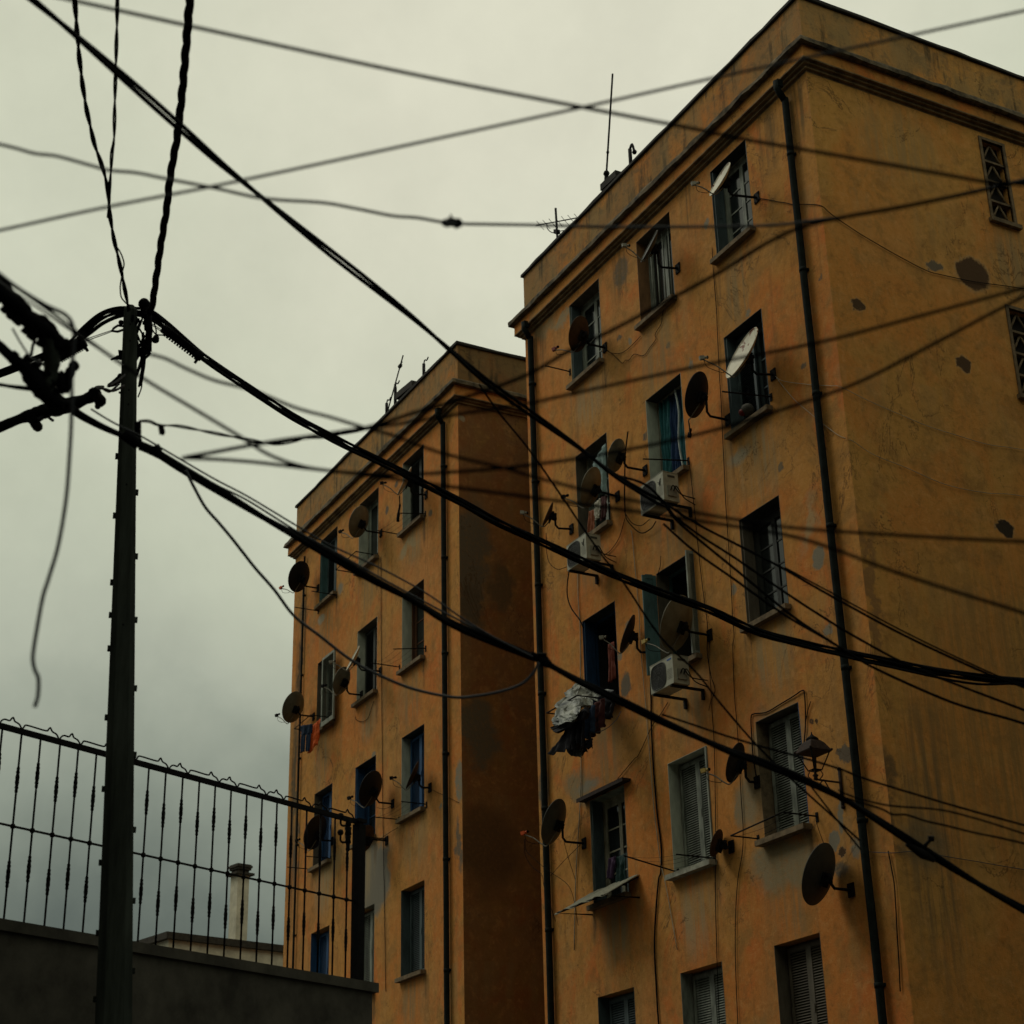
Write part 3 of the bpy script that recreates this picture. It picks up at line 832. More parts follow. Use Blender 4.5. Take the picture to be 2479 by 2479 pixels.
S_brown = mat('rusted_brown_dish', (.050, .026, .009), .85, var=.35, scale=9, bump=.2)
S_grey = mat('grey_dish', (.135, .130, .094), .55, var=.18, scale=6, c2=(.095, .090, .062))
S_black = mat('black_dish', (.0065, .006, .006), .7, var=.3)
S_white = mat('white_dish', (.52, .50, .40), .5, var=.12, scale=4)
S_dark = mat('dark_brown_dish', (.024, .016, .010), .8, var=.4, scale=7)
S_olive = mat('olive_dish', (.150, .138, .092), .6, var=.2, scale=4, c2=(.105, .092, .055))
S_slate = mat('slate_dish', (.058, .061, .050), .6, var=.2)
def rusty_white(name):
    m = mat(name, (.55, .52, .40), .55, var=.1)
    n, l = m.node_tree.nodes, m.node_tree.links; b = n['Principled BSDF']
    old = b.inputs['Base Color'].links[0].from_socket
    t = n.new('ShaderNodeTexCoord'); z = n.new('ShaderNodeTexNoise'); z.inputs['Scale'].default_value = 7; z.inputs['Detail'].default_value = 8
    l.new(t.outputs['Object'], z.inputs['Vector'])
    r = n.new('ShaderNodeMapRange'); r.inputs['From Min'].default_value = .585; r.inputs['From Max'].default_value = .63; l.new(z.outputs['Fac'], r.inputs['Value'])
    x = n.new('ShaderNodeMix'); x.data_type = 'RGBA'; x.inputs['B'].default_value = (.16, .045, .012, 1)
    l.new(old, x.inputs['A']); l.new(r.outputs[0], x.inputs['Factor']); l.new(x.outputs['Result'], b.inputs['Base Color'])
    return m
S_rust = rusty_white('rust_spotted_white_dish')

dish((1465.5, 842), (1401, 808.5), 87, .55, S_brown, 'rust brown dish covering the top window beside the mid drainpipe', (1343.5, 844), M_red)
dish((1642, 650), (1572, 596), 86, -.06, S_slate, 'thin grey dish seen edge-on in the barred top window', (1514, 594))
dish((1833, 479), (1743, 434), 92, -.14, S_rust, 'edge-on white dish with heavily rusted edge at the top blue-grey window', (1682, 444))
dish((1873, 907), (1796, 854), 142, -.2, S_rust, 'large white rust-spotted dish leaning in front of dark blue-grey shutters', (1702, 866))
dish((1763, 1017), (1686.5, 955.6), 113, .47, S_black, 'solid black dish beside the blue curtained window', (1670, 1050), M_black)
dish((1563, 1139.5), (1492, 1102.6), 82, .49, S_grey, 'small grey dish mounted just above the pair of cables and the upper air conditioner')
dish((1496, 1202), (1430, 1179.6), 100, .46, S_olive, 'olive dish hanging in front of the cluttered clothes-filled window', (1366, 1202), M_iron)
dish((1384.5, 1281), (1326, 1245), 62, .07, S_brown, 'tiny edge-on brown dish above the air conditioner beside the mid drainpipe', (1267, 1241), M_lnb)
dish((1719, 1538), (1638, 1509), 138, .54, S_olive, 'biggest olive tan dish in front of the teal shuttered window', (1562, 1552), M_yellow)
dish((1573, 1580), (1519, 1534), 96, .17, S_dark, 'narrow dark dish between the deep blue window and the teal shutter', (1459, 1543), M_lnb)
dish((1834, 1894), (1780, 1846), 98, .39, S_dark, 'dark rusty dish with yellow receiver between the two louvred windows', (1706, 1865), M_yellow)
dish((1415, 2042), (1340.7, 1989), 112, .46, S_slate, 'slate grey dish with bright orange receiver in front of the mid drainpipe', (1269, 2016), M_orange)
dish((2062, 2155), (1982, 2116), 152, .47, mat('soot_grey_dish', (.034, .035, .029), .6, var=.2), 'large grey-black dish under the street lantern window near exposed brick', None)
dish((1772, 2050), (1744, 2042), 67, .37, S_brown, 'small rusty dish tucked beside the grey louvred shutters of the pale window', None)
dish((770.7, 1424), (723.7, 1395.8), 76, .66, S_black, 'black dish sticking out past the far roofline corner against the sky', (681, 1422), M_orange)
dish((923, 1291), (868.6, 1263), 78, .6, S_grey, 'grey dish covering the top middle window of the farther block', (825, 1286), M_iron)
dish((1032.4, 1198), (979, 1164), 74, .03, S_white, 'thin white edge-on dish at the top window next to the gap', (926.5, 1169), M_iron)
dish((760, 1735), (709.7, 1711.7), 77, .65, S_grey, 'grey dish above the hanging blue and orange laundry', (671, 1731), M_iron)
dish((921.5, 1625), (854.5, 1593), 66, -.05, S_white, 'white edge-on dish above the smaller grey dish of the farther block', (803, 1602))
dish((875.8, 1682.8), (827, 1647.5), 68, .57, S_grey, 'smaller grey dish between louvred shutter and pale jamb of the farther block', (783.6, 1660), M_iron)
dish((951.6, 1946), (897, 1909), 88, .58, S_black, 'black dish covering the deep blue window above the railing post', (847, 1931), M_iron)
dish((805.5, 2036), (763, 2014.7), 85, .6, S_black, 'black dish seen through the railing bars', (720, 2034), M_iron)
dish((1042, 1907), (998, 1876), 72, .06, S_dark, 'edge-on dark dish in front of the blue shutters beside the gap', (950, 1883), M_iron)
dish((937, 2035), (884, 2030), 66, .6, S_brown, 'brown dish half hidden behind the dark railing post', None)

m = MB(); m.tube(wobble(smooth_path([onx(967, 1200, -29.1), onx(968, 1222, -29.1), onx(965, 1240, -29.1), onx(963, 1262, -29.1)], 6), .006, 9), [.012]*6+[.022]*7+[.032]*6, 7)
tag(make('hanging_strap', m, M_black), 'black strap dangling below the thin white edge-on dish by the gap', 'strap')
# ------------------------------------------------------------------ drying racks
def rack(x0, x1, z, Lr, Ll, label, mt=None, lines=4, front=False, dzr=0.0, dzl=0.0, only=None):
    mt = mt or M_iron
    root = thing('drying_rack', label, 'drying rack', (x0, D, z), 'drying racks under the windows')
    ends = []
    for X, Ln, dz, nm in ((x0, Ll, dzl, 'L'), (x1, Lr, dzr, 'R')):
        if only and nm not in only: ends.append(None); continue
        m = MB(); m.tube([(X, D+.002, z), (X, D-Ln, z+dz)], .0115, 6)
        m.box((X-.022, D-.012, z-.07), (X+.022, D+.003, z+.05))
        make('arm', m, mt, root); ends.append(Vector((X, D-Ln, z+dz)))
    if all(ends):
        if front:
            m = MB(); m.tube([ends[0], ends[1]], .0105, 6); make('front_bar', m, mt, root)
        for k in range(lines):
            q = (k+.8)/lines*.95
            a = Vector((x0, D, z)).lerp(ends[0], q); b2 = Vector((x1, D, z)).lerp(ends[1], q)
            m = MB(); mid = a.lerp(b2, .5)-Vector((0, 0, .025+.02*random.random()))
            m.tube(smooth_path([a, mid, b2], 4), .0022, 4); make('line', m, M_iron, root)
    return root
rack(-22.96, -21.80, 16.22, .3, .5, 'single drying rod at the window of the rust brown dish', only='L')
rack(-20.70, -19.57, 13.01, .81, .4, 'long drying rod across the blue curtained window', dzr=-.14, only='R')
rack(-18.49, -17.43, 13.07, .84, .4, 'drying rod across the dark shutters behind the rust-spotted dish', dzr=-.11, only='R')
rack(-20.54, -19.61, 6.98, .63, .89, 'drying rack with wires under the closed grey louvred shutters', dzl=.16, front=False)
rack(-18.58, -17.30, 7.02, .53, .44, 'empty u-shaped drying frame below the window with the blue jamb', front=True, lines=1)
rack(-32.36, -31.25, 15.92, .50, .49, 'u-shaped drying frame beneath the dish of the top middle far window', front=True, lines=4)
rack(-34.57, -33.50, 15.82, .59, .58, 'drying rack at the teal window beside the black sky dish', lines=0)
rack(-30.05, -28.87, 15.92, .57, .55, 'drying rack with lines at the top window next to the gap', dzr=-.1)
rack(-34.55, -33.48, 12.98, .55, .5, 'drying rack carrying the blue and orange laundry', lines=2, front=True)
rack(-30.09, -28.87, 13.06, .69, .62, 'drying rack of the brown framed window', dzr=-.12)
rack(-34.60, -33.52, 9.95, .55, .55, 'drying rack seen through the railing bars below the black dish', lines=0)
rack(-30.09, -28.85, 9.97, .52, .5, 'drying rack below the closed blue shutters beside the gap')
rack(-32.2, -30.66, 9.72, .58, .5, 'drying rod with drop bracket right of the railing post', only='R')

# ------------------------------------------------------------------ air conditioners
def ac(px_tl, px_tr, px_br, off, label, dep=.27, mark='bird'):
    A, B2, C2 = fac(*px_tl, off), fac(*px_tr, off), fac(*px_br, off)
    x0, x1 = A.x, B2.x; z1 = (A.z+B2.z)/2; z0 = C2.z
    y0, y1 = D-off, D-off+dep
    root = thing('air_conditioner', label, 'air conditioner', ((x0+x1)/2, D, z0), 'outdoor air conditioner units')
    m = MB(); m.box((x0, y0, z0), (x1, y1, z1)); m.box((x0-.006, y0-.004, z1), (x1+.006, y1+.004, z1+.012))
    o = make('casing', m, M_acw, root)
    bv = o.modifiers.new('bevel', 'BEVEL'); bv.width = .012; bv.segments = 2; bv.limit_method = 'ANGLE'
    w, h = x1-x0, z1-z0
    cx, cz = x0+w*.37, z0+h*.5
    # fan opening with rounded corners, dark behind, wire grille in front
    m = MB(); pts = []
    for k in range(32):
        t = 2*math.pi*k/32; c, s = math.cos(t), math.sin(t)
        pts.append(Vector((cx+math.copysign(abs(c)**.55, c)*w*.32, y0-.003, cz+math.copysign(abs(s)**.55, s)*h*.44)))
    m.add(pts, [tuple(range(32))]); fg = make('fan_grille', m, M_acd, root)
    m = MB(); m.tube(pts+[pts[0]], .008, 5, False)
    for q in (.25, .45, .65, .85): m.tube([Vector((cx, y0-.006, cz)) + (p-Vector((cx, p.y, cz)))*q for p in pts+[pts[0]]], .0022, 4, False)
    for k in range(0, 32, 4): m.tube([Vector((cx, y0-.006, cz)), pts[k]], .0022, 4)
    make('grille_wires', m, M_acg, fg)
    m = MB()
    for k in range(7): m.box((x1-w*.26, y0-.003, z0+h*(.22+.055*k)), (x1-w*.04, y0-.0005, z0+h*(.22+.055*k)+.004))
    make('louvre_lines', m, M_galv, root)
    m = MB(); bx, bz = x1-w*.15, z0+h*.70
    if mark == 'bird':
        def pt(a, c): return Vector((bx+a, y0-.004, bz+c))
        for st in ([(-.045, .012), (-.012, -.004), (.004, -.012)], [(.035, .05), (.012, .018), (.004, -.012)], [(.004, -.012), (.016, -.034), (.006, -.06)], [(-.02, -.03), (.0, -.022), (.014, -.034)], [(.004, -.012), (.03, .0)]):
            m.tube(smooth_path([pt(*q) for q in st], 4), .006, 5)
        mm = M_acd
    else:
        m.box((bx-.055, y0-.003, bz+.07), (bx+.055, y0-.0005, bz+.095)); mm = M_blue
    make('emblem', m, mm, root)
    # side service panel and pipes
    m = MB(); m.box((x1+.001, y0+dep*.25, z0+h*.16), (x1+.022, y0+dep*.8, z0+h*.52)); make('side_panel', m, M_lnb, root)
    m = MB(); m.box((x1+.001, y0+dep*.3, z1-.07), (x1+.008, y0+dep*.75, z1-.04)); make('handle', m, M_acg, root)
    m = MB()
    for k in range(2):
        a = Vector((x1+.02, y0+dep*(.4+.2*k), z0+h*.35))
        m.tube(smooth_path([a, a+Vector((.05, .02, .06)), a+Vector((.04, .15, -.05-.05*k)), Vector((x1+.03, D, z0+.1-.1*k))], 6), .009, 6)
    make('pipe', m, M_black, root)
    m = MB()
    for xx in (x0+w*.12, x1-w*.12):
        m.box((xx-.018, y0-.01, z0-.035), (xx+.018, D, z0-.002)); m.box((xx-.022, D-.04, z0-.16), (xx+.022, D, z0-.036))
    make('wall_bracket', m, M_iron, root)
    return root, (x0, x1, z0, z1, y0)
ac1, g1 = ac((1547.7, 1182), (1604, 1141), (1608.7, 1208.5), .52, 'dirty white air conditioner below the blue curtained window, where cables fan out')
ac2, g2 = ac((1371, 1322), (1418, 1292), (1421, 1350), .52, 'white air conditioner beside the mid drainpipe under the cluttered window')
ac3, g3 = ac((1572.5, 1615), (1627.5, 1585.5), (1633, 1652), .55, 'cream air conditioner with large round-cornered grille under the teal shutter', mark='text')

# ------------------------------------------------------------------ cloth and laundry
def cloth(name, quad, mt, label=None, cat=None, group=None, fold=.02, nf=5, th=.006, ragged=.03, seed=0, parent=None, nu=22, nv=18):
    a, b2, c, d2 = [Vector(q) for q in quad]     # TL TR BR BL
    mb = MB(); vs = []
    nrm = (b2-a).cross(d2-a).normalized()
    for lay in (0, 1):
        for j in range(nv+1):
            v = j/nv
            for i in range(nu+1):
                u = i/nu
                p = a.lerp(b2, u).lerp(d2.lerp(c, u), v)
                f = math.sin(u*nf*2*math.pi+seed+1.5*mnoise.noise(Vector((u*2, v*1.5, seed))))*fold*(.35+.65*v)
                f += mnoise.noise(Vector((u*5, v*5, seed+9)))*fold*.8
                p = p+nrm*(f+lay*th)
                if j == nv or v > .8: p = p+Vector((0, 0, mnoise.noise(Vector((u*4, seed*3.1, 1)))*ragged*(v-.8)*5))
                vs.append(p)
    W = nu+1; H = (nv+1)*W; fs = []
    for lay in (0, 1):
        for j in range(nv):
            for i in range(nu):
                q = (lay*H+j*W+i, lay*H+j*W+i+1, lay*H+(j+1)*W+i+1, lay*H+(j+1)*W+i)
                fs.append(q if lay else q[::-1])
    edge = [i for i in range(W)] + [j*W+nu for j in range(1, nv+1)] + [nv*W+i for i in range(nu-1, -1, -1)] + [j*W for j in range(nv-1, 0, -1)]
    for i in range(len(edge)):
        p, q = edge[i], edge[(i+1) % len(edge)]
        fs.append((p, q, q+H, p+H))
    mb.add(vs, fs, True)
    o = make(name, mb, mt, parent)
    if label: tag(o, label, cat, group)
    return o
def fabric(name, c, v=.25): return mat(name, c, .9, var=v, scale=30, bump=.2)
F_blue = fabric('navy_denim', (.012, .026, .055)); F_or = fabric('orange_towel', (.46, .075, .008)); F_teal = fabric('teal_curtain', (.016, .095, .105))
F_deep = fabric('deep_blue_curtain', (.008, .030, .085)); F_pale = fabric('pale_cloth', (.32, .36, .34)); F_blk = fabric('black_garment', (.008, .008, .012))
F_red = fabric('maroon_garment', (.05, .012, .010)); F_wht = fabric('white_cloth', (.42, .40, .33)); F_grn = fabric('dark_green_cloth', (.012, .035, .032))
F_purp = fabric('purple_cloth', (.05, .025, .06))
G_l = 'laundry and cloth at the windows'
# blue curtains behind the second-storey window
z0, z1 = rows[1]
x0, x1 = c2
for k, (a, b2, mt_) in enumerate(((.05, .36, F_teal), (.33, .62, F_deep), (.56, .98, F_teal))):
    cloth('curtain', [Vector((x0+(x1-x0)*a, D+.215+.012*k, z1-.04)), Vector((x0+(x1-x0)*b2, D+.215+.012*k, z1-.04)), Vector((x0+(x1-x0)*(b2-.03), D+.19+.012*k, z0+.02)), Vector((x0+(x1-x0)*(a+.05), D+.19+.012*k, z0+.02))],
          mt_, fold=.05, nf=4, seed=k*2.1, parent=W22)
m = MB(); m.tube(smooth_path([Vector((x0+.62, D+.15, z1-.06)), Vector((x0+.70, D+.14, z1-.5)), Vector((x0+.66, D+.13, z1-1.0)), Vector((x0+.76, D+.12, z0+.03))], 6), .016, 8)
make('curtain_cord', m, F_pale, W22)
# trousers and towel on the farther block
def trousers(A, B2, h, mt_, label):
    root = thing('trousers', label, 'trousers', A, G_l)
    u = (B2-A)
    cloth('waist', [A, B2, B2-Vector((0, 0, h*.35))-u*.06, A-Vector((0, 0, h*.35))+u*.06], mt_, fold=.02, nf=2, parent=root, seed=1, nu=14, nv=8)
    for k in (0, 1):
        a = A+u*(.08+.46*k)-Vector((0, .01*k, h*.33)); b3 = A+u*(.46+.46*k)-Vector((0, .01*k, h*.33))
        cloth('trouser_leg', [a, b3, b3-Vector((0, .03, h*.65))+u*.05, a-Vector((0, .03, h*.65))+u*.08], mt_, fold=.014, nf=2, parent=root, seed=3+k, nu=10, nv=12)
    return root
trousers(onx(727, 1757, -34.0), onx(757, 1752, -33.75), .62, F_blue, 'dark blue trousers hung beside the orange towel')
cloth('towel', [onx(757, 1757, -33.8), onx(776, 1738, -33.5), onx(772, 1800, -33.5), onx(745, 1828, -33.85)], F_or, 'bright orange towel hanging from the far drying rack', 'towel', G_l, fold=.03, nf=2, seed=4, ragged=.1)
# clothes on the sill of the cluttered window
z0, z1 = rows[1]
a = Vector((c1[0]+.12, D-.03, z0+.38))
cloth('garment', [a+Vector((.30, 0, .05)), a+Vector((.50, 0, .02)), a+Vector((.52, -.04, -.42)), a+Vector((.28, -.04, -.40))], fabric('rust_cloth', (.16, .045, .012)), 'rust coloured garment on the cluttered window sill', 'garment', G_l, nf=2, seed=5)
cloth('garment', [a+Vector((.52, -.01, .12)), a+Vector((.70, -.01, .12)), a+Vector((.72, -.05, -.20)), a+Vector((.54, -.05, -.22))], F_wht, 'white garment bunched on the cluttered window sill', 'garment', G_l, nf=2, seed=6, fold=.03)
cloth('garment', [a+Vector((.70, -.01, .14)), a+Vector((.88, -.01, .1)), a+Vector((.90, -.05, -.3)), a+Vector((.70, -.05, -.3))], F_red, 'maroon garment next to the white one on the cluttered sill', 'garment', G_l, nf=2, seed=7)
cloth('curtain', [Vector((c1[0]+.50, D+.02, z1-.35)), Vector((c1[0]+.93, D+.02, z1-.15)), Vector((c1[0]+.9, D, z0+.55)), Vector((c1[0]+.55, D, z0+.62))], fabric('pale_blue_cloth', (.16, .23, .22)), 'pale blue cloth drawn across the cluttered window', 'curtain', G_l, fold=.03, nf=3, seed=8)
# round bag in the dark shuttered window
m = MB(); c = fac(1811, 992, -.06)+Vector((0, .0, 0)); c.y = D+.05
m.ball(c, .10, 14, .9); bagr = make('bag', m, fabric('dull_cloth', (.10, .095, .08))); tag(bagr, 'pale round bag hanging inside the dark shuttered window', 'bag', None)
m = MB(); m.ball(c+Vector((-.05, -.055, -.035)), .06, 12, .9); make('patch', m, M_red, bagr)
m = MB(); m.tube([c+Vector((0, 0, .09)), c+Vector((.0, .05, .34))], .006, 5); make('strap', m, M_black, bagr)
# deep blue window: orange cloth, laundry pile under a plastic sheet
z0, z1 = rows[2]
x0, x1 = c1
cloth('towel', [Vector((x0+.66, D+.06, z0+1.02)), Vector((x0+.86, D+.05, z0+1.02)), Vector((x0+.88, D+.03, z0+.38)), Vector((x0+.68, D+.03, z0+.36))], fabric('red_towel', (.105, .018, .006)), 'red orange towel inside the deep blue window', 'towel', G_l, nf=2, seed=9)
rt_ = thing('drying_rack', 'laden laundry rack under the deep blue window, hoop of wire below', 'drying rack', (x0, D, z0), 'drying racks under the windows')
zr = z0+.02
for xx in (x0-.03, x1-.1):
    m = MB(); m.tube([(xx, D, zr), (xx, D-.70, zr-.02)], .012, 6); make('arm', m, M_iron, rt_)
m = MB(); m.tube([(x0-.03, D-.70, zr-.02), (x1-.1, D-.70, zr-.02)], .012, 6); make('front_bar', m, M_iron, rt_)
hp = [fac(1362, 1748, .72), fac(1385, 1765, .7), fac(1425, 1774, .6), fac(1460, 1768, .45), fac(1490, 1745, .2), fac(1503, 1722, .02)]
m = MB(); m.tube(smooth_path(hp, 6), .006, 5); make('hoop_wire', m, M_wire, rt_)
def crumple(name, rows_, mt_, label, cat, amp=.05, seed=0, nu=40, nv=26, group=None):
    """crumpled sheet lofted through the given rows of points"""
    R2 = [smooth_path(r, 8) for r in rows_]; mb = MB(); vs = []
    for j in range(nv+1):
        v = j/nv*(len(R2)-1); k = min(int(v), len(R2)-2); t = v-k
        for i in range(nu+1):
            u = i/nu
            pa = R2[k][int(u*(len(R2[k])-1))]; pb = R2[k+1][int(u*(len(R2[k+1])-1))]
            p = pa.lerp(pb, t)
            q = p*4.6+Vector((seed, 0, 0))
            d = Vector((mnoise.noise(q), mnoise.noise(q+Vector((31, 0, 0))), mnoise.noise(q+Vector((0, 57, 0)))))
            q2 = p*13
            d2 = Vector((abs(mnoise.noise(q2)), -abs(mnoise.noise(q2+Vector((11, 3, 0)))), abs(mnoise.noise(q2+Vector((0, 7, 19))))))
            vs.append(p+d*amp+d2*amp*.55)
    W = nu+1
    mb.add(vs, [(j*W+i, j*W+i+1, (j+1)*W+i+1, (j+1)*W+i) for j in range(nv) for i in range(nu)])
    o = make(name, mb, mt_); md = o.modifiers.new('thickness', 'SOLIDIFY'); md.thickness = .003
    return tag(o, label, cat, group)
M_plast = mat('crumpled_plastic', (.30, .315, .275), .55, var=.25, scale=5, spec=.3, c2=(.055, .065, .068))
def lp(x, y, z): return Vector((x, y, z))
crumple('plastic_sheet', [[fac(1404, 1650, .10), fac(1440, 1662, .08), fac(1486, 1682, .05)],
                          [fac(1384, 1662, .40), fac(1416, 1674, .35), fac(1440, 1694, .30)],
                          [fac(1362, 1692, .72), fac(1398, 1700, .68), fac(1432, 1708, .60)],
                          [fac(1338, 1742, 1.0), fac(1366, 1733, .98), fac(1408, 1716, .92)],
                          [fac(1340, 1762, 1.04), fac(1372, 1745, 1.02), fac(1416, 1722, .95)]],
        M_plast, 'crumpled silvery plastic sheet thrown over the laundry rack', 'plastic sheet', .10)
def hung(tl, tr, br, bl, o1, o2, mt_, label, **k):
    cloth('garment', [fac(*tl, o1), fac(*tr, o2), fac(*br, o2), fac(*bl, o1)], mt_, label, 'garment', G_l, **k)
hung((1333, 1762), (1420, 1712), (1424, 1726), (1348, 1775), 1.0, .95, F_blk, 'black roll of cloth along the front of the laden laundry rack', fold=.04, nf=2, th=.06, seed=11)
hung((1374, 1752), (1420, 1716), (1414, 1800), (1378, 1822), .9, .82, F_blk, 'long black garment hanging lowest from the laundry rack', fold=.05, nf=3, seed=12, ragged=.2)
hung((1392, 1735), (1440, 1706), (1438, 1782), (1396, 1798), .72, .64, F_blue, 'navy shirt hanging in the middle of the laundry rack', fold=.05, nf=3, seed=13, ragged=.15)
hung((1418, 1712), (1462, 1690), (1458, 1765), (1424, 1778), .52, .44, F_red, 'dark maroon patterned garment nearest the wall on the laundry rack', fold=.05, nf=3, seed=14, ragged=.12)
hung((1440, 1690), (1490, 1672), (1482, 1735), (1444, 1755), .30, .24, F_blk, 'black garment bunched against the sill behind the maroon one', fold=.05, nf=3, seed=19, ragged=.12)
hung((1384, 1806), (1408, 1790), (1408, 1834), (1381, 1829), .80, .78, fabric('grey_cloth', (.07, .072, .06)), 'grey garment corner showing under the black laundry', fold=.02, nf=2, seed=15)
hung((1366, 1772), (1384, 1752), (1380, 1818), (1327, 1826), .96, .90, F_blk, 'black garment flaring sideways at the bottom of the laundry', fold=.03, nf=2, seed=16)
hung((1404, 1800), (1432, 1786), (1430, 1812), (1408, 1822), .70, .66, F_blk, 'small black socks bunch at the bottom of the laundry', fold=.04, nf=4, seed=21, ragged=.2)
# clothes in the hooded window
z0, z1 = rows[3]
cloth('garment', [fac(1475, 2078, .02), fac(1492, 2072, .02), fac(1485, 2125, .04), fac(1471, 2128, .04)], F_purp, 'purple and white garment in the hooded window', 'garment', G_l, fold=.03, nf=2, seed=17)
cloth('garment', [fac(1493, 2075, .0), fac(1514, 2066, .0), fac(1517, 2145, .02), fac(1494, 2146, .02)], F_grn, 'dark green cloth in the hooded window', 'garment', G_l, fold=.03, nf=2, seed=18)
# pale awning below the hooded window
zA = fac(1407, 2122, .75).z
aw = thing('awning', 'pale plastic awning under the hooded window, cut by the lower edge', 'awning', (-22.4, D, zA-.4))
ax0, ax1 = -22.95, -21.6
m = MB(); m.tube([(ax0, D, zA-.32), (ax0, D-.62, zA-.34), (ax0, D, zA-.02)], .014, 6); m.tube([(ax1, D, zA-.32), (ax1, D-.62, zA-.34), (ax1, D, zA-.02)], .014, 6)
m.tube([(ax0, D-.62, zA-.34), (ax1, D-.62, zA-.34)], .014, 6); make('frame', m, M_iron, aw)
cloth('sheet', [lp(ax0-.03, D-.01, zA+.02), lp(ax1+.03, D-.01, zA+.02), lp(ax1+.03, D-.66, zA-.35), lp(ax0-.03, D-.66, zA-.35)], fabric('awning_sheet', (.17, .17, .125)), fold=.015, nf=3, parent=aw, seed=20)

# ------------------------------------------------------------------ street lantern
P0 = fac(2037, 1895); XL = P0.x
lt = thing('street_lantern', 'old black wall lantern with four-sided hood on a scrolled bracket', 'street lantern', P0)
tip = onx(1975, 1884, XL); tip.z = P0.z+.0
m = MB(); m.tube([(XL, D-.012, P0.z+.16), (XL, D-.012, P0.z-.30)], .022, 8); m.ball((XL, D-.012, P0.z+.17), .03, 8); m.ball((XL, D-.012, P0.z-.31), .028, 8)
m.tube([(XL, D, P0.z), (XL, tip.y, P0.z)], .013, 8)
sp_ = [Vector((XL, D-.02, P0.z-.24))]
for k in range(18):
    q = k/17; t = math.pi*.5+q*4.6; r = .10*(1-q*.75)
    sp_.append(Vector((XL, tip.y+.13+r*math.cos(t)*.9, P0.z-.075+r*math.sin(t)*.75)))
m.tube(smooth_path([sp_[0], sp_[0].lerp(sp_[1], .5)+Vector((0, -.02, -.03))]+sp_[1:], 3), .008, 6)
make('bracket', m, M_rust, lt)
b0 = Vector((XL, tip.y, P0.z))
m = MB(); m.lathe(b0, [(.0, -.01), (.03, 0), (.022, .03), (.04, .05), (.018, .07), (.014, .10), (.05, .11), (.05, .125), (.012, .13)], 10)
m.tube([b0+Vector((0, 0, .1)), b0+Vector((0, 0, .28))], .014, 8)
for k in range(4):
    t = math.pi/4+k*math.pi/2; dv = Vector((math.cos(t), math.sin(t), 0))
    m.tube(smooth_path([b0+dv*.05+Vector((0, 0, .0)), b0+dv*.09+Vector((0, 0, .05)), b0+dv*.07+Vector((0, 0, .10))], 4), .007, 5)
make('stem', m, M_rust, lt)
m = MB()
for k in range(4):
    t = math.pi/4+k*math.pi/2; dv = Vector((math.cos(t), math.sin(t), 0)); d3 = Vector((math.cos(t+math.pi/2), math.sin(t+math.pi/2), 0))
    m.tube([b0+dv*.085+Vector((0, 0, .115)), b0+dv*.205+Vector((0, 0, .345))], .0085, 5)
    m.tube([b0+dv*.085+Vector((0, 0, .115)), b0+d3*.085+Vector((0, 0, .115))], .008, 5)
make('cage', m, M_iron, lt)
m = MB(); m.lathe(b0, [(.225, .335), (.232, .35), (.15, .455), (.105, .49), (.095, .495)], 4)
m.add([b0+Vector((math.cos(math.pi/4+k*math.pi/2)*.225, math.sin(math.pi/4+k*math.pi/2)*.225, .335)) for k in range(4)], [(3, 2, 1, 0)])
for k in range(4):
    t = math.pi/4+k*math.pi/2; m.ball(b0+Vector((math.cos(t)*.228, math.sin(t)*.228, .36)), .018, 8)
make('hood', m, M_rust, lt)
m = MB(); m.lathe(b0, [(.07, .49), (.085, .51), (.06, .535), (.035, .55), (.012, .575), (.004, .61)], 12); make('finial', m, M_iron, lt)

# ------------------------------------------------------------------ cables lying on the facades
def wall_cable(pts, r, label, mt_=None, off=.018, name='wall_cable', group='thin cables fixed to the facades', amp=.004):
    P3 = []
    for p in pts:
        q = fac(p[0], p[1], off)
        if q.x > XR1: q = onx(p[0], p[1], XR1+off)
        P3.append(q)
    m = MB(); m.tube(wobble(smooth_path(P3, 7), amp, 3, len(pts)), r, 5)
    return tag(make(name, m, mt_ or M_black), label, 'cable', group)
wall_cable([(1724, 600), (1725.5, 640), (1733.5, 736), (1738, 832), (1744, 945), (1746, 987), (1752, 1110), (1759, 1250), (1764, 1320), (1769, 1399), (1774, 1497), (1777, 1540), (1774, 1576), (1779, 1694), (1785, 1761), (1792, 1888), (1799, 2040), (1785, 2144), (1780, 2300), (1790, 2560)], .006, 'thin black cable dropping straight down between the middle and last window columns')
wall_cable([(1668, 1115), (1670, 1129), (1683, 1250), (1689.5, 1320), (1703, 1438), (1713, 1517), (1712, 1576), (1721, 1635), (1731, 1670), (1723, 1700), (1728, 1780), (1730.5, 1857), (1733, 2067), (1732, 2144), (1735, 2300), (1745, 2560)], .006, 'thin black cable hanging from the curtained window rod past the biggest dish')
wall_cable([(1575, 1640), (1575.5, 1678), (1580, 1829), (1591.5, 1973), (1601, 2053), (1599.5, 2111), (1593, 2143), (1585, 2300), (1600, 2560)], .013, 'thick black cable running down from the air conditioner with the round-cornered grille')
wall_cable([(1527, 1285), (1530.5, 1299), (1540, 1401), (1548, 1498), (1550, 1556), (1562.6, 1700), (1575.5, 1861), (1585, 1973), (1598, 2079), (1612, 2143), (1640, 2300)], .007, 'pale grey cable beside the thick black one', M_wwire)
wall_cable([(1398, 1375), (1400, 1440), (1405, 1540), (1405, 1630), (1407, 1838), (1404, 1957), (1394, 2124), (1390, 2300)], .009, 'whitish cable dropping behind the laundry next to the mid drainpipe', M_wwire)
wall_cable([(922, 1348.5), (923, 1490), (923, 1540), (925.6, 1850), (926, 1900), (930, 2144), (934, 2400)], .007, 'thin straight cable down the farther block between two window columns')
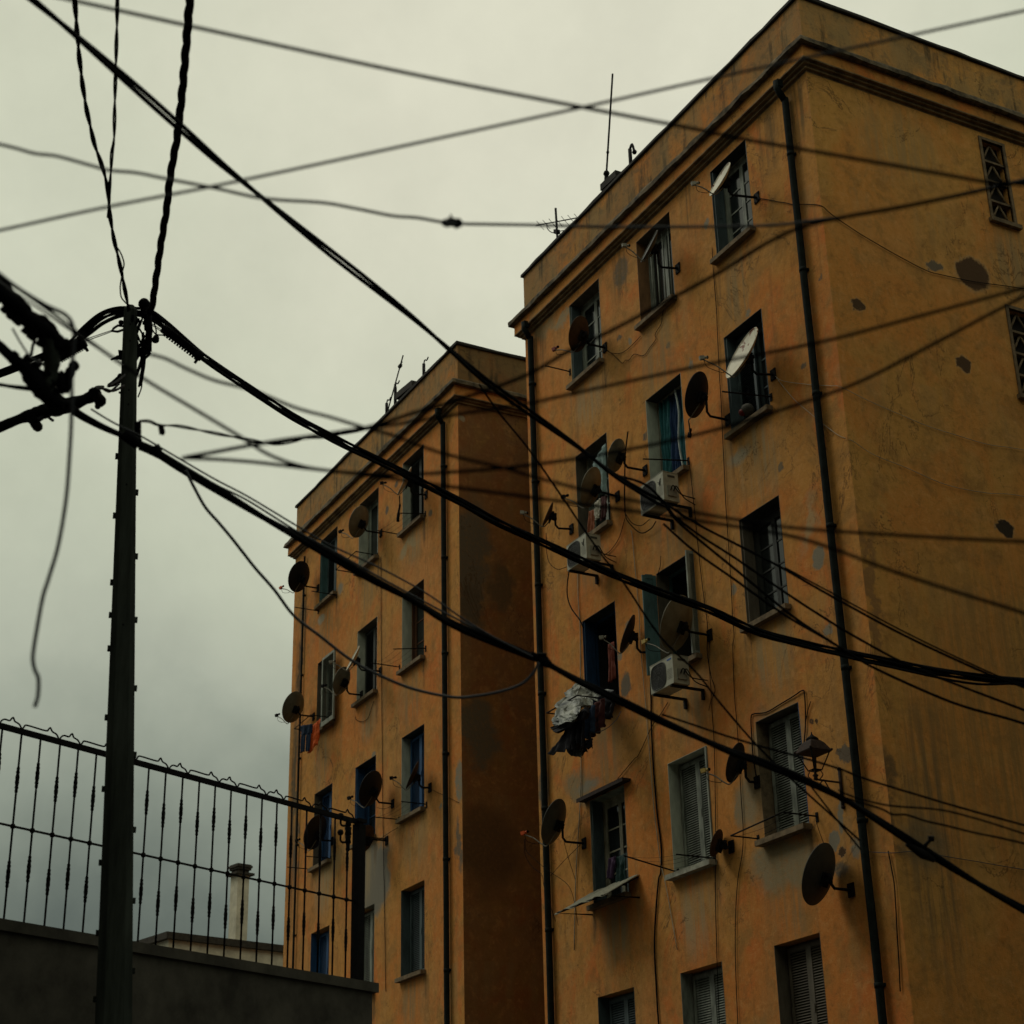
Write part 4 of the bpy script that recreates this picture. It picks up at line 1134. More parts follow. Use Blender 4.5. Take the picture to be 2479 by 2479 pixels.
wall_cable([(1468, 846), (1480, 854), (1501, 855), (1523, 842), (1550.6, 814)], .0055, 'short cable sagging between two top-storey window sills')
wall_cable([(1470, 850), (1480, 856), (1492, 866), (1506.5, 879), (1514, 872), (1523, 871), (1536, 857.5), (1558.6, 860), (1573, 840.6), (1587.5, 821), (1586, 808), (1600, 784), (1603.6, 759), (1616, 730)], .0055, 'scalloped wavy cable under the barred top window', amp=.01)
wall_cable([(1836, 480), (1900, 491), (1920, 495), (1945, 495), (1970, 495), (1991, 500), (2008, 515), (2039, 538), (2100, 577), (2161, 612), (2241, 654), (2283, 666), (2360, 682), (2448, 694), (2560, 712)], .0065, 'black cable draped round the corner past the dark patches high up')
wall_cable([(1877, 911), (1897, 922.6), (1967.5, 932), (1985, 933), (2012, 934), (2036, 937), (2097, 968), (2180, 1004), (2257, 1035), (2385, 1074), (2448, 1084), (2560, 1105)], .0045, 'upper of the two pale wires sagging across the side wall', M_wwire)
wall_cable([(1880, 915), (1900, 940), (1926.6, 971), (1968, 1006), (2000, 1032), (2032, 1055), (2064, 1068), (2113, 1100), (2193, 1132), (2289, 1173), (2385, 1193), (2448, 1197), (2560, 1215)], .0045, 'lower of the two pale wires sagging across the side wall', M_wwire)
wall_cable([(1836, 1895), (1829.7, 1876), (1823, 1830), (1821, 1799.5), (1818, 1738.6), (1826, 1728.5), (1854, 1724.7), (1887, 1705.6), (1925, 1683), (1941, 1672.7), (1947.7, 1680), (1950, 1749), (1946, 1802)], .009, 'black cable looping round the top of the blue jambed louvred window')
wall_cable([(1617, 1700), (1600, 1728), (1578.7, 1758), (1546.6, 1825.6), (1533, 1840), (1474.6, 1910.6), (1458.6, 1923.4)], .006, 'thin cable slanting down to the rusty window hood')
wall_cable([(1950, 1748), (1956, 1720), (1963, 1698)], .006, 'short stay wire above the street lantern')
wall_cable([(1140, 842), (1140.5, 885), (1141, 929)], .006, 'thin vertical wire on the farther parapet above the gap', off=.0) if False else None
wall_cable([(1513, 1240), (1512, 1190), (1514, 1100), (1520, 1045)], .012, 'black flexible conduit rising past the small grey dish', off=.05)
wall_cable([(1513, 1240), (1520, 1262), (1550, 1290), (1575, 1280), (1588, 1262)], .009, 'black cable loop hanging below the upper air conditioner', off=.06)
wall_cable([(1515, 1245), (1530, 1266), (1552, 1272), (1572, 1258)], .007, 'smaller inner cable loop below the upper air conditioner', off=.08)
wall_cable([(1513, 1255), (1500, 1300), (1480, 1330), (1466, 1342)], .006, 'thin cable curving from conduit towards the lower air conditioner')
wall_cable([(1322, 1290), (1324, 1340), (1332, 1365), (1350, 1378), (1374, 1372)], .006, 'thin cable loop between mid drainpipe and lower air conditioner', off=.06)
wall_cable([(860, 1735), (862, 1742), (875, 1747), (890, 1740), (899, 1715), (905, 1697)], .006, 'thin cable loop under a far window sill')
wall_cable([(1378, 1380), (1373, 1420), (1375, 1450), (1385, 1475), (1403, 1500), (1412, 1520)], .011, 'dark cable curving from lower air conditioner to the deep blue window', off=.1)

wall_cable([(1271, 2032), (1275, 2060), (1300, 2085), (1330, 2110), (1380, 2150), (1400, 2240)], .0045, 'thin cable drooping from the orange receiver', off=.35)
wall_cable([(1270, 2032), (1272, 2070), (1290, 2100), (1312, 2118), (1318, 2150), (1345, 2230)], .0045, 'second thin cable drooping from the orange receiver', off=.30)
wall_cable([(1315, 2140), (1360, 2090), (1405, 2045)], .0045, 'thin cable slanting up to the slate grey dish bracket', off=.05)
wall_cable([(1364, 2030), (1372, 2062), (1380, 2090), (1392, 2128)], .0045, 'thin cable hanging from the slate grey dish arm', off=.25)
wall_cable([(963, 2004), (945, 2014), (930, 2024), (910, 2037)], .005, 'thin wire from the far sill to the brown dish', off=.04)
wall_cable([(1046, 1912), (1080, 1928), (1112, 1944)], .0045, 'thin wire leaving the edge-on dark dish towards the gap', off=.02)
wall_cable([(951, 1950), (930, 1958), (912, 1955)], .0045, 'thin slack wire under the arm of the black dish above the post', off=.2)
wall_cable([(1719, 1545), (1716, 1600), (1722, 1680), (1716, 1720)], .005, 'short dangling cable end below the biggest dish', off=.03)
wall_cable([(1600, 1345), (1598, 1370), (1592, 1392)], .006, 'stray wire stub above the teal shutter', off=.03)
wall_cable([(1850, 2020), (1900, 1996), (1925, 1988)], .004, 'thin string across the lower louvred window with the blue jamb', off=.1)
wall_cable([(1975, 1985), (1990, 2030), (2010, 2080)], .0045, 'thin black cable dropping from the blue jamb to the large dish', off=.05)
wall_cable([(2150, 2060), (2158, 2100), (2166, 2150), (2172, 2260), (2180, 2400)], .008, 'dark cable running down near the corner of the side wall', off=.02)
wall_cable([(2100, 2062), (2160, 2065), (2215, 2062), (2300, 2075), (2449, 2100), (2560, 2120)], .005, 'thin grey cable running level across the low part of the side wall', M_wire, off=.02)
# ------------------------------------------------------------------ roof antennas and stubs
def roof(px, py, y=D+.35):
    d = ray(px, py); return CAM+d*(y/d.y)
RG = 'masts and pipes standing on the roofs'
b = roof(1349.5, 578, D+.3); t = roof(1343.5, 506, D+.3); t.x = b.x+(t.x-b.x)*.5
an = thing('tv_antenna', 'comb-like television antenna on a short mast above the nearer parapet', 'antenna', (b.x, b.y, 18.3))
m = MB(); m.tube([Vector((b.x, b.y, 18.3)), b, t], .022, 8); make('mast', m, M_iron, an)
p0, p1 = roof(1298, 546, D+.3), roof(1399, 527, D+.3)
m = MB(); m.tube([p0, p1], .011, 6); make('boom', m, M_iron, an)
bd = (p1-p0).normalized(); ev = bd.cross(Vector((0, 0, 1))).normalized()
for k in range(7):
    c = p0.lerp(p1, .09+.15*k); e1 = (Vector((0, 0, .62))+ev*.55+bd*-.1)
    m = MB(); m.tube([c-e1*.15, c+e1*.11], .0055, 5); make('element', m, M_iron, an)
cl = roof(1348, 561, D+.3)
m = MB(); m.tube(smooth_path([p0.lerp(p1, .26), p0.lerp(p1, .28)-Vector((0, 0, .12)), cl-bd*.2, cl, cl+bd*.35], 6), .009, 6); m.obox(cl, bd, ev, Vector((0, 0, 1)), .06, .04, .045); make('brace', m, M_iron, an)
b = roof(1466.6, 445, D+.3)
an = thing('antenna_mast', 'tall thin mast rising beside the concrete cap on the nearer parapet', 'mast', (b.x, b.y, 18.3), RG)
t = roof(1473.5, 333, D+.3); t2 = b+(t-b)*2.4
m = MB(); m.tube([Vector((b.x, b.y, 18.3)), b, b.lerp(t, .25)], .036, 8); m.ball(b.lerp(t, .22), .06, 8); make('foot', m, M_iron, an)
m = MB(); m.tube([b.lerp(t, .2), t, t2], .018, 8); m.ball(b.lerp(t, .68), .03, 8); make('rod', m, M_iron, an)
c0, c1_ = roof(1462, 452, D+.02), roof(1495, 421, D+.02)
m = MB(); ax_ = (c1_-c0).normalized(); mid = c0.lerp(c1_, .5)
m.obox(mid+Vector((0, .1, -.02)), ax_, Vector((0, 1, 0)), Vector((0, 0, 1)), (c1_-c0).length*.56, .16, .065)
m.obox(mid+Vector((0, .1, .055)), ax_, Vector((0, 1, 0)), Vector((0, 0, 1)), (c1_-c0).length*.46, .13, .03)
tag(make('concrete_cap', m, M_cop), 'blackened concrete cap on the nearer parapet coping', 'roof cap')
b, t = roof(1527, 398, D+.3), roof(1524, 362, D+.3)
pp = thing('vent_pipe', 'bent pipe with hook on the nearer roof edge', 'pipe', (b.x, b.y, 18.3), RG)
m = MB(); m.tube([Vector((b.x, b.y, 18.3)), b, Vector((b.x, b.y, t.z))], .034, 8); make('pipe', m, M_iron, pp)
hk = roof(1536, 368, D+.3)
m = MB(); m.tube(smooth_path([Vector((b.x, b.y, t.z)), Vector((b.x+.08, b.y, t.z+.05)), hk], 5), .022, 8); m.ball(hk, .045, 8); make('hook', m, M_iron, pp)
b, t = roof(940, 990, D+.3), roof(976, 860, D+.3)
pp = thing('antenna_mast', 'slanting thin rod with a small block near its tip on the farther roof', 'mast', (b.x, b.y, 18.3), RG)
m = MB(); m.tube([Vector((b.x, b.y, 18.3)), b, t], .016, 6); m.ball(b.lerp(t, .45), .024, 8); make('rod', m, M_iron, pp)
m = MB(); m.obox(b.lerp(t, .80), Vector((1, 0, 0)), Vector((0, 1, 0)), Vector((0, 0, 1)), .05, .03, .03)
for s in (-1, 1): m.tube([b.lerp(t, .80), b.lerp(t, .80)+Vector((.12*s, 0, .05))], .008, 5)
make('clamp', m, M_iron, pp)
for (bx_, by_), (tx_, ty_), lab in (((936, 996), (935, 978), 'short bent stub pipe at the foot of the slanting rod'), ((957, 962), (957, 937), 'short stub pipe beside the farther concrete cap'), ((1026, 910), (1026, 881), 'hooked stub pipe nearest the gap on the farther roof')):
    b, t = roof(bx_, by_, D+.3), roof(tx_, ty_, D+.3)
    pp = thing('vent_pipe', lab, 'pipe', (b.x, b.y, 18.3), RG)
    m = MB(); m.tube([Vector((b.x, b.y, 18.3)), b, Vector((b.x, b.y, t.z))], .036, 8); make('pipe', m, M_iron, pp)
    m = MB(); m.tube(smooth_path([Vector((b.x, b.y, t.z)), Vector((b.x+.12, b.y-.03, t.z+.03)), Vector((b.x+.25, b.y-.05, t.z-.05)), Vector((b.x+.33, b.y-.05, t.z-.01))], 4), .014, 6); make('hook', m, M_iron, pp)
c0, c1_ = roof(972, 952, D+.02), roof(994, 934, D+.02); mid = c0.lerp(c1_, .5)
m = MB(); m.obox(mid+Vector((0, .1, -.02)), (c1_-c0).normalized(), Vector((0, 1, 0)), Vector((0, 0, 1)), .42, .16, .07)
m.obox(mid+Vector((0, .1, .06)), (c1_-c0).normalized(), Vector((0, 1, 0)), Vector((0, 0, 1)), .34, .13, .03)
tag(make('concrete_cap', m, M_cop), 'blackened concrete cap on the farther parapet coping', 'roof cap')

# ------------------------------------------------------------------ utility pole
def hdist(px, py, h):
    d = ray(px, py); k = h/math.hypot(d.x, d.y); return CAM+d*k
pt_, pb_ = hdist(316, 748, 12), hdist(282.5, 2147, 12)
axis = (pt_-pb_)/(pt_.z-pb_.z)
base = pb_-axis*pb_.z
pole = thing('utility_pole', 'dark tapering utility pole with step lugs and tangled cables at its top', 'utility pole', base)
view = Vector((pt_.x, pt_.y, 0)).normalized(); sd = Vector((-view.y, view.x, 0))   # sd: towards picture left when looking out
sd = -sd if sd.dot(rt) > 0 else sd
def pole_pt(z): return base+axis*z
def pole_w(z):
    t = (z-pb_.z)/(pt_.z-pb_.z); return (.212+(.102-.212)*t)/2
vs = []; ZS = [0, 2, 4, 6, 7.5, pt_.z-.02, pt_.z+.03]
for i, z in enumerate(ZS):
    w_ = pole_w(min(z, pt_.z))*(1 if i < len(ZS)-1 else .45); c = pole_pt(z)
    for a, b2 in ((-1, -.7), (-.55, -1), (.55, -1), (1, -.7), (1, .7), (.55, 1), (-.55, 1), (-1, .7)): vs.append(c+sd*a*w_+view*b2*w_*.8)
m = MB(); m.add(vs, [(i*8+k, i*8+(k+1) % 8, (i+1)*8+(k+1) % 8, (i+1)*8+k) for i in range(len(ZS)-1) for k in range(8)]+[tuple(range(48, 56))])
make('shaft', m, M_pole, pole)
def pole_z(py):
    d = ray(300, py); k = 12/math.hypot(d.x, d.y); return CAM.z+d.z*k
for side, ys in ((1, (1106, 1250, 1412, 1491, 1572, 1739, 1912, 2090, 2260, 2420)), (-1, (1190, 1345, 1499, 1665, 1826, 2008, 2180, 2350))):
    for yy in ys:
        z = pole_z(yy); c = pole_pt(z)+sd*side*(pole_w(z)+.008)
        m = MB(); m.obox(c, sd, view, Vector((0, 0, 1)), .011, .02, .017); make('step_lug', m, M_pole, pole)
m = MB()
for yy in (790, 830, 950, 985, 1180, 1520): c = pole_pt(pole_z(yy))-view*pole_w(pole_z(yy))*.8; m.tube([c-view*.004, c+view*.006], .007, 6)
make('bolt', m, M_iron, pole)
# clamps and eye bolts round the top
m = MB(); pd = depth_of(pt_)
def pp_(x, y, dd=-.08): return at(x, y, pd+dd)
m.tube([pp_(302, 790), pp_(285, 788), pp_(275, 795), pp_(270, 801), pp_(285, 803), pp_(302, 797)], .010, 6)
m.ball(pp_(293, 781), .022, 8); m.tube([pp_(293, 781), pp_(291, 789)], .012, 6)
make('dead_end_clamp', m, M_iron, pole)
m = MB(); m.tube([pp_(306, 868), pp_(285, 865), pp_(268, 871)], [.02, .018, .006], 6); m.tube([pp_(294, 848), pp_(292, 866)], [.026, .014], 8)
make('dead_end_clamp', m, M_iron, pole)
m = MB(); m.tube([pp_(303, 905), pp_(290, 918), pp_(272, 930), pp_(262, 934)], [.02, .03, .022, .015], 7); m.ball(pp_(292, 912), .028, 8)
make('dead_end_clamp', m, M_iron, pole)
m = MB()
for a, b2, r_ in (((352, 735), (354, 760), .040), ((355, 752), (361, 800), .034), ((361, 795), (358, 850), .027), ((345, 780), (362, 782), .016), ((356, 850), (361, 858), .02), ((340, 855), (362, 857), .010), ((362, 857), (352, 866), .010)):
    m.tube(wobble(smooth_path([pp_(*a), pp_(*b2)], 4), .012, 9, r_*100), r_, 8)
m.ball(pp_(349, 736), .047, 10); m.ball(pp_(357, 842), .03, 8); m.ball(pp_(376, 823), .032, 8, .8); m.ball(pp_(378, 818), .026, 8)
make('junction', m, M_black, pole)
m = MB()
rnd = random.Random(5)
for k in range(13):
    x0_, y0_ = 330+rnd.uniform(-8, 30), 760+rnd.uniform(0, 60)
    x1_, y1_ = 318+rnd.uniform(-8, 30), 850+rnd.uniform(0, 90)
    m.tube(smooth_path([pp_(x0_, y0_), pp_((x0_+x1_)/2+rnd.uniform(-14, 14), (y0_+y1_)/2), pp_(x1_, y1_)], 6), rnd.uniform(.007, .014), 6)
m.tube(smooth_path([pp_(346, 856), pp_(343, 900), pp_(343, 935), pp_(334, 962)], 6), .006, 6)
m.tube(smooth_path([pp_(344, 858), pp_(338, 890), pp_(322, 925), pp_(300, 950), pp_(288, 950)], 6), .010, 6)
for a, b2 in (((270, 800), (205, 822)), ((270, 803), (207, 826)), ((362, 780), (402, 806)), ((366, 786), (400, 809)), ((371, 776), (406, 801))):
    m.tube([pp_(*a), pp_(*b2)], .0035, 5)
m.tube(smooth_path([pp_(372, 778), pp_(378, 800), pp_(376, 818)], 5), .006, 5); m.tube(smooth_path([pp_(364, 790), pp_(376, 808), pp_(392, 811), pp_(402, 810)], 5), .006, 5)
make('jumper_cables', m, M_black, pole)

# ------------------------------------------------------------------ hanging cables
CG = 'overhead cables'
def cable(name, pts, d0, d1, r, label, mt_=None, strands=1, R=None, pitch=.5, amp=.0, sides=7, group=CG):
    path = smooth_path(span(pts, d0, d1), 10)
    if amp: path = wobble(path, amp, 1.6, len(pts)+r*300)
    m = MB()
    if strands > 1: bundle(m, dense(path, pitch/12), strands, R, r, pitch)
    else: m.tube(path, r, sides)
    return tag(make(name, m, mt_ or M_black), label, 'cable', group)
PD = depth_of(pt_)
# heavy bundle over the pole top and away across both blocks
c1p = [(-60, 925), (30, 893), (110, 862), (165, 838), (205, 798), (245, 766), (285, 752), (330, 752), (362, 757), (400, 785), (440, 820), (490, 862), (560, 912), (640, 964), (720, 1015), (800, 1057), (900, 1107), (1000, 1157), (1120, 1218), (1200, 1262), (1300, 1308), (1400, 1353), (1500, 1397), (1600, 1434), (1720, 1478), (1840, 1531), (1950, 1560), (2060, 1584), (2170, 1606), (2300, 1631), (2449, 1648), (2600, 1660)]
cable('cable_bundle', c1p, PD+.22, PD+.05, .0120, 'heaviest black cable bundle arching over the pole top and sagging across both blocks', strands=5, R=.023, pitch=3.4)
cable('overhead_cable', [(x, y+5) for x, y in c1p[10:15]]+[(800, 1066), (900, 1114), (1000, 1163)]+[(1100, 1212), (1200, 1264)], PD+.1, PD+.1, .012, 'loose strand under the heaviest bundle near the far parapet', amp=.01)
cable('overhead_cable', [(165, 842), (215, 808), (250, 782), (290, 765), (332, 762), (370, 775), (410, 803)], PD+.2, PD+.2, .016, 'lower black cable of the arch over the pole top')
cable('overhead_cable', [(1840, 1534), (1900, 1552), (1990, 1575), (2075, 1597), (2170, 1618), (2290, 1644), (2370, 1656), (2449, 1655)], PD, PD, .010, 'loose strand below the heaviest bundle on the side wall')
def comb(a, b2, w_, teeth, label, dd):
    A, B3 = at(*a, dd), at(*b2, dd); ax = (B3-A); L_ = ax.length; ax = ax/L_; dn = (up*-1-ax*(up*-1).dot(ax)).normalized(); nn = ax.cross(dn)
    root = thing('dead_end_grip', label, 'cable grip', A)
    m = MB(); m.obox(A+ax*L_/2, ax, dn, nn, L_/2, w_, w_*.9); m.tube([A-ax*.03, A+ax*.05], w_*1.25, 8); m.tube([B3-ax*.04, B3+ax*.02], w_*1.2, 8)
    make('body', m, M_black, root)
    m = MB()
    for k in range(teeth):
        c = A+ax*(L_*(k+.6)/(teeth+.4))+dn*w_*1.15; m.obox(c, ax, dn, nn, L_/teeth*.26, w_*.4, w_*.35)
    m.tube([B3+dn*w_*.8, B3+dn*w_*2.3], w_*.4, 6)
    make('teeth', m, M_black, root)
comb((402, 800), (484, 862), .030, 13, 'black toothed grip on the bundle just past the pole top', PD+.1)
comb((142, 866), (202, 832), .030, 12, 'black toothed grip on the bundle on its way up to the pole', PD+.15)
# second heavy cable, lower
c2p = [(128, 955), (160, 978), (190, 1002), (225, 1022), (262, 1040), (300, 1056), (330, 1072), (380, 1097), (430, 1128), (500, 1170), (560, 1206), (640, 1254), (718, 1298), (800, 1345), (900, 1402), (1000, 1454), (1090, 1508), (1200, 1555), (1310, 1600), (1400, 1648), (1500, 1696), (1600, 1745), (1700, 1790), (1780, 1824), (1840, 1844), (1960, 1894), (2060, 1945), (2160, 2008), (2260, 2072), (2400, 2158), (2600, 2268)]
cable('overhead_cable', c2p, 8.2, 8.8, .0140, 'thick black cable sloping from the low pole clamp right across the facades', strands=2, R=.008, pitch=1.6)
cable('overhead_cable', [(220, 990), (262, 1016), (300, 1036), (340, 1055), (420, 1102), (520, 1160), (600, 1202), (717, 1272), (800, 1320), (920, 1375), (1030, 1435), (1120, 1497), (1200, 1545), (1290, 1590)], 8.0, 8.2, .0045, 'upper thin wire running along the thick sloping cable', M_wire)
cable('overhead_cable', [(430, 1118), (520, 1172), (600, 1212), (717, 1285), (800, 1330), (920, 1398), (1080, 1485), (1200, 1545)], 8.1, 8.3, .005, 'middle thin wire running along the thick sloping cable', M_wire)
m = MB()
for a, b2, r_ in (((300, 1050), (336, 1076), .030), ((340, 1080), (386, 1100), .024), ((386, 1100), (420, 1122), .020), ((372, 1082), (380, 1096), .028)):
    m.tube(wobble(smooth_path(span([a, b2], 8.25, 8.25), 5), .006, 9, 3), r_, 8)
m.obox(at(334, 1046, 8.3), rt, up, fw, .012, .05, .02)
tag(make('cable_clamp', m, M_black), 'lumpy black clamp where the thick sloping cable passes the pole', 'cable clamp')
m = MB(); m.tube(span([(1285, 1582), (1318, 1602), (1335, 1612)], 8.4, 8.4), [.012, .03, .014], 8); m.obox(at(1313, 1596, 8.4), rt, up, fw, .02, .03, .02)
tag(make('cable_clamp', m, M_black), 'small black splice on the thick sloping cable near the mid drainpipe', 'cable clamp')
m = MB(); m.tube(span([(2195, 2042), (2235, 2068), (2262, 2083)], 8.7, 8.7), [.014, .026, .012], 8); m.tube(span([(2237, 2064), (2241, 2045), (2252, 2034)], 8.7, 8.7), .009, 6); m.obox(at(2254, 2030, 8.7), rt, up, fw, .014, .012, .012)
tag(make('cable_clamp', m, M_iron), 'little bracket with a bent stub on the thick sloping cable over the side wall', 'cable clamp')
# big twin cable from the top, ending in a fan at the air conditioner
c3p = [(-120, -160), (30, -40), (170, 75), (320, 205), (455, 325), (530, 392), (600, 450), (700, 532), (800, 612), (900, 690), (1000, 770), (1090, 848), (1180, 925), (1270, 990), (1390, 1075), (1480, 1145), (1560, 1195), (1610, 1222)]
cable('overhead_cable', c3p, 5.6, 9.5, .0095, 'thick twin cable slanting down from the top to the upper air conditioner', strands=2, R=.0105, pitch=2.6)
cable('overhead_cable', [(1480, 1148), (1560, 1172), (1620, 1225), (1700, 1275), (1780, 1316), (1890, 1373), (2000, 1436), (2193, 1540), (2401, 1636), (2449, 1652), (2600, 1712)], 9.5, 9.0, .007, 'topmost of the four cables fanning out from the upper air conditioner')
cable('overhead_cable', [(1900, 1374), (2000, 1428), (2200, 1535), (2401, 1630), (2449, 1646), (2600, 1704)], 9.2, 9.0, .0045, 'thin wire riding just above the topmost fanned cable')
cable('overhead_cable', [(1610, 1222), (1640, 1255), (1700, 1300), (1780, 1351), (1906, 1437.6), (2000, 1498.6), (2068, 1540), (2180, 1601), (2257, 1634), (2350, 1670), (2448, 1707), (2600, 1765)], 9.5, 9.0, .007, 'second of the four cables fanning out from the upper air conditioner')
cable('overhead_cable', [(1612, 1226), (1640, 1262), (1700, 1313), (1780, 1378), (1913, 1487), (2000, 1546), (2071, 1591), (2129, 1623), (2257, 1681), (2340, 1712), (2448, 1742), (2600, 1790)], 9.5, 9.0, .0075, 'third of the four cables fanning out, sagging lowest on the side wall')
cable('overhead_cable', [(1606, 1268), (1681, 1334), (1780, 1404), (1820, 1433), (1913, 1497), (2010, 1552)], 9.5, 9.2, .007, 'lowest of the four fanned cables, passing the dark shuttered window')
# twisted lines going up from the pole top
cable('overhead_cable', [(312, 752), (303, 705), (290, 640), (276, 580), (266, 520), (261, 460), (248, 405), (232, 360), (224, 330), (205, 240), (190, 120), (178, -40)], 11.8, 9.0, .0085, 'black twisted pair rising steeply from the pole top', strands=2, R=.007, pitch=.5)
cable('overhead_cable', [(262, 525), (264, 470), (268, 420), (271, 370), (276, 333), (278, 240), (282, 100), (285, -40)], 11.0, 9.0, .006, 'thinner twisted line splitting from the steep twisted pair', strands=2, R=.006, pitch=.7)
cable('overhead_cable', [(306, 735), (294, 720), (291, 700), (292, 685), (297, 655), (300, 637), (292, 612), (277, 590)], 11.8, 11.4, .005, 'thin stray wire bulging out from the steep twisted pair')
cable('overhead_cable', [(360, 760), (369, 735), (374, 700), (381, 650), (388, 600), (396, 550), (404, 500), (409, 450), (418, 390), (428, 335), (440, 230), (452, 90), (462, -40)], 11.8, 8.5, .0125, 'thick rope-like twisted cable rising from the pole junction', strands=3, R=.012, pitch=.62)
# near, blurred wires
cable('overhead_cable', [(-60, 570), (30, 551), (250, 503), (520, 450), (800, 391), (1080, 331), (1400, 262), (1700, 195), (2100, 108), (2600, 0)], 4.4, 4.4, .0042, 'straight grey wire slanting up across the empty sky', M_wire)
cable('overhead_cable', [(-60, 335), (30, 356), (85, 371), (140, 378), (220, 400), (265, 412), (330, 418), (400, 432), (520, 455), (640, 480), (780, 490), (860, 504), (950, 522), (1010, 527), (1090, 540), (1180, 543), (1300, 545), (1450, 549), (1600, 550), (1740, 549), (1880, 545), (1980, 532), (2040, 525), (2161, 505), (2300, 475), (2449, 441), (2600, 405)], 4.4, 5.4, .0046, 'grey wire with a knot crossing the sky and the topmost windows', M_wire, amp=.002)
m = MB(); k0 = at(1093, 538, 4.85)
for i in range(7): m.ball(k0+rt*(.006*(i-3))+up*random.uniform(-.004, .004), random.uniform(.010, .016), 8)
m.tube([k0+up*.005, k0+up*.022-rt*.002], .003, 5); m.tube([k0-up*.008+rt*.01, k0-up*.018+rt*.014], .004, 5)
tag(make('cable_knot', m, M_black), 'black tape knot on the grey wire against the sky', 'knot')
cable('overhead_cable', [(449, 1107), (520, 1094), (600, 1079), (680, 1066), (760, 1055), (860, 1040), (900, 1032), (1000, 1000), (1100, 970), (1265, 912), (1380, 848), (1480, 800), (1620, 725), (1740, 660), (1850, 592), (1940, 550), (2050, 524), (2161, 505), (2300, 477), (2449, 445), (2600, 412)], 4.48, 4.32, 0.00554, 'dark wire climbing from the low pole cable to the uppermost corner')
cable('overhead_cable', [(889, 1037), (950, 1028), (1081, 1007), (1180, 992), (1280, 976), (1457, 937), (1600, 906), (1745, 875), (1890, 848), (2032, 817), (2200, 772), (2448, 705), (2600, 662)], 4.40, 4.40, 0.00470, 'dark wire passing just over the rust-spotted dish and across the side wall')
cable('overhead_cable', [(-60, 640), (30, 690), (105, 742), (180, 798), (260, 857), (353, 920), (470, 990), (578, 1055), (650, 1100), (728, 1128), (809, 1141), (890, 1147), (953, 1149), (1060, 1145), (1220, 1133), (1392, 1111), (1500, 1092), (1601, 1072), (1740, 1038), (1869, 999), (1972, 965), (2090, 920), (2250, 838), (2448, 733), (2600, 655)], 4.48, 4.48, 0.00487, 'long dark wire dipping at the far parapet then rising across the side wall', M_black)
cable('overhead_cable', [(345, 856), (369, 860), (405, 871), (450, 893), (520, 922), (610, 945), (715, 987), (800, 1010), (889, 1037), (946, 1052), (1049, 1090), (1130, 1112), (1220, 1133), (1300, 1157), (1392, 1181), (1470, 1200), (1560, 1218), (1700, 1245), (1787, 1259), (1898, 1276), (2030, 1287), (2161, 1295), (2300, 1303), (2448, 1310), (2600, 1316)], 4.48, 4.48, 0.00470, 'wavy dark wire from the pole clamp levelling out low on the side wall', amp=.002)
cable('overhead_cable', [(440, 1108), (530, 1112), (620, 1119), (722, 1131), (830, 1143), (937, 1157), (1081, 1177), (1220, 1195), (1392, 1218), (1553, 1240), (1700, 1262), (1898, 1294), (2013, 1327), (2161, 1382), (2300, 1428), (2448, 1474), (2600, 1525)], 4.48, 4.48, 0.00504, 'dark wire running nearly level at first, then falling across the side wall')
cable('overhead_cable', [(-100, -60), (500, 72), (1000, 180), (1400, 258), (1680, 312), (1796, 336), (1840, 344), (1968, 366), (2080, 386), (2161, 400), (2300, 425), (2386, 440), (2449, 444), (2600, 458)], 4.32, 4.32, 0.00504, 'dark wire falling across the uppermost drainpipe to the first vent')
cable('overhead_cable', [(337, 1019), (362, 1020), (385, 1029), (420, 1030), (449, 1034), (530, 1050), (620, 1067), (664, 1074), (710, 1067), (744, 1059), (800, 1055), (850, 1045), (898, 1034)], 7.2, 6.6, .0035, 'loosely twisted pair of wires strung from the pole to the far parapet', M_black, strands=2, R=.004, pitch=.35, amp=.004)
m = MB(); q0 = at(389, 1031, 7.15); m.tube([q0, q0-up*.03+rt*.006, q0-up*.035+rt*.014], [.012, .014, .006], 7)
tag(make('cable_knot', m, M_black), 'small hanging tag on the loosely twisted pair beside the pole', 'knot')
cable('overhead_cable', [(449, 1138), (470, 1180), (497, 1228), (530, 1266), (561, 1303), (590, 1340), (620, 1378), (664, 1428), (712, 1491), (776, 1541), (850, 1598), (921, 1636), (1001, 1668), (1097, 1688), (1160, 1684), (1220, 1672), (1264, 1655), (1290, 1630), (1305, 1604)], 8.0, 8.3, .0075, 'slack grey wire drooping across the far block beneath the thick sloping cable', M_wire)
cable('overhead_cable', [(1160, 930), (1209, 1000), (1280, 1087), (1354, 1193), (1450, 1334), (1508, 1408), (1598, 1540), (1685, 1627), (1742, 1700), (1821, 1792), (1890, 1862), (1958, 1924), (2082, 2035)], 9.5, 9.0, .0058, 'thin wire cutting steeply from the gap down to the last drainpipe')
cable('overhead_cable', [(1601, 1729), (1680, 1755), (1751, 1779), (1840, 1806), (1935, 1832), (2032, 1861), (2097, 1886), (2257, 1935), (2350, 1962), (2448, 1989), (2600, 2030)], 8.2, 8.0, .0055, 'wire branching off the thick sloping cable behind the lantern, uppermost of three')
cable('overhead_cable', [(2030, 1912), (2048, 1922), (2097, 1938), (2161, 1951), (2273, 1960), (2350, 1978), (2448, 2008), (2600, 2060)], 7.5, 7.5, .0045, 'middle of three slack wires low on the side wall')
cable('overhead_cable', [(2030, 1920), (2048, 1931), (2129, 1957), (2160, 1972), (2193, 1973), (2240, 1988), (2289, 1999), (2360, 2016), (2448, 2034), (2600, 2072)], 7.5, 7.5, .0048, 'lowest wavy one of three slack wires on the side wall', amp=.006)
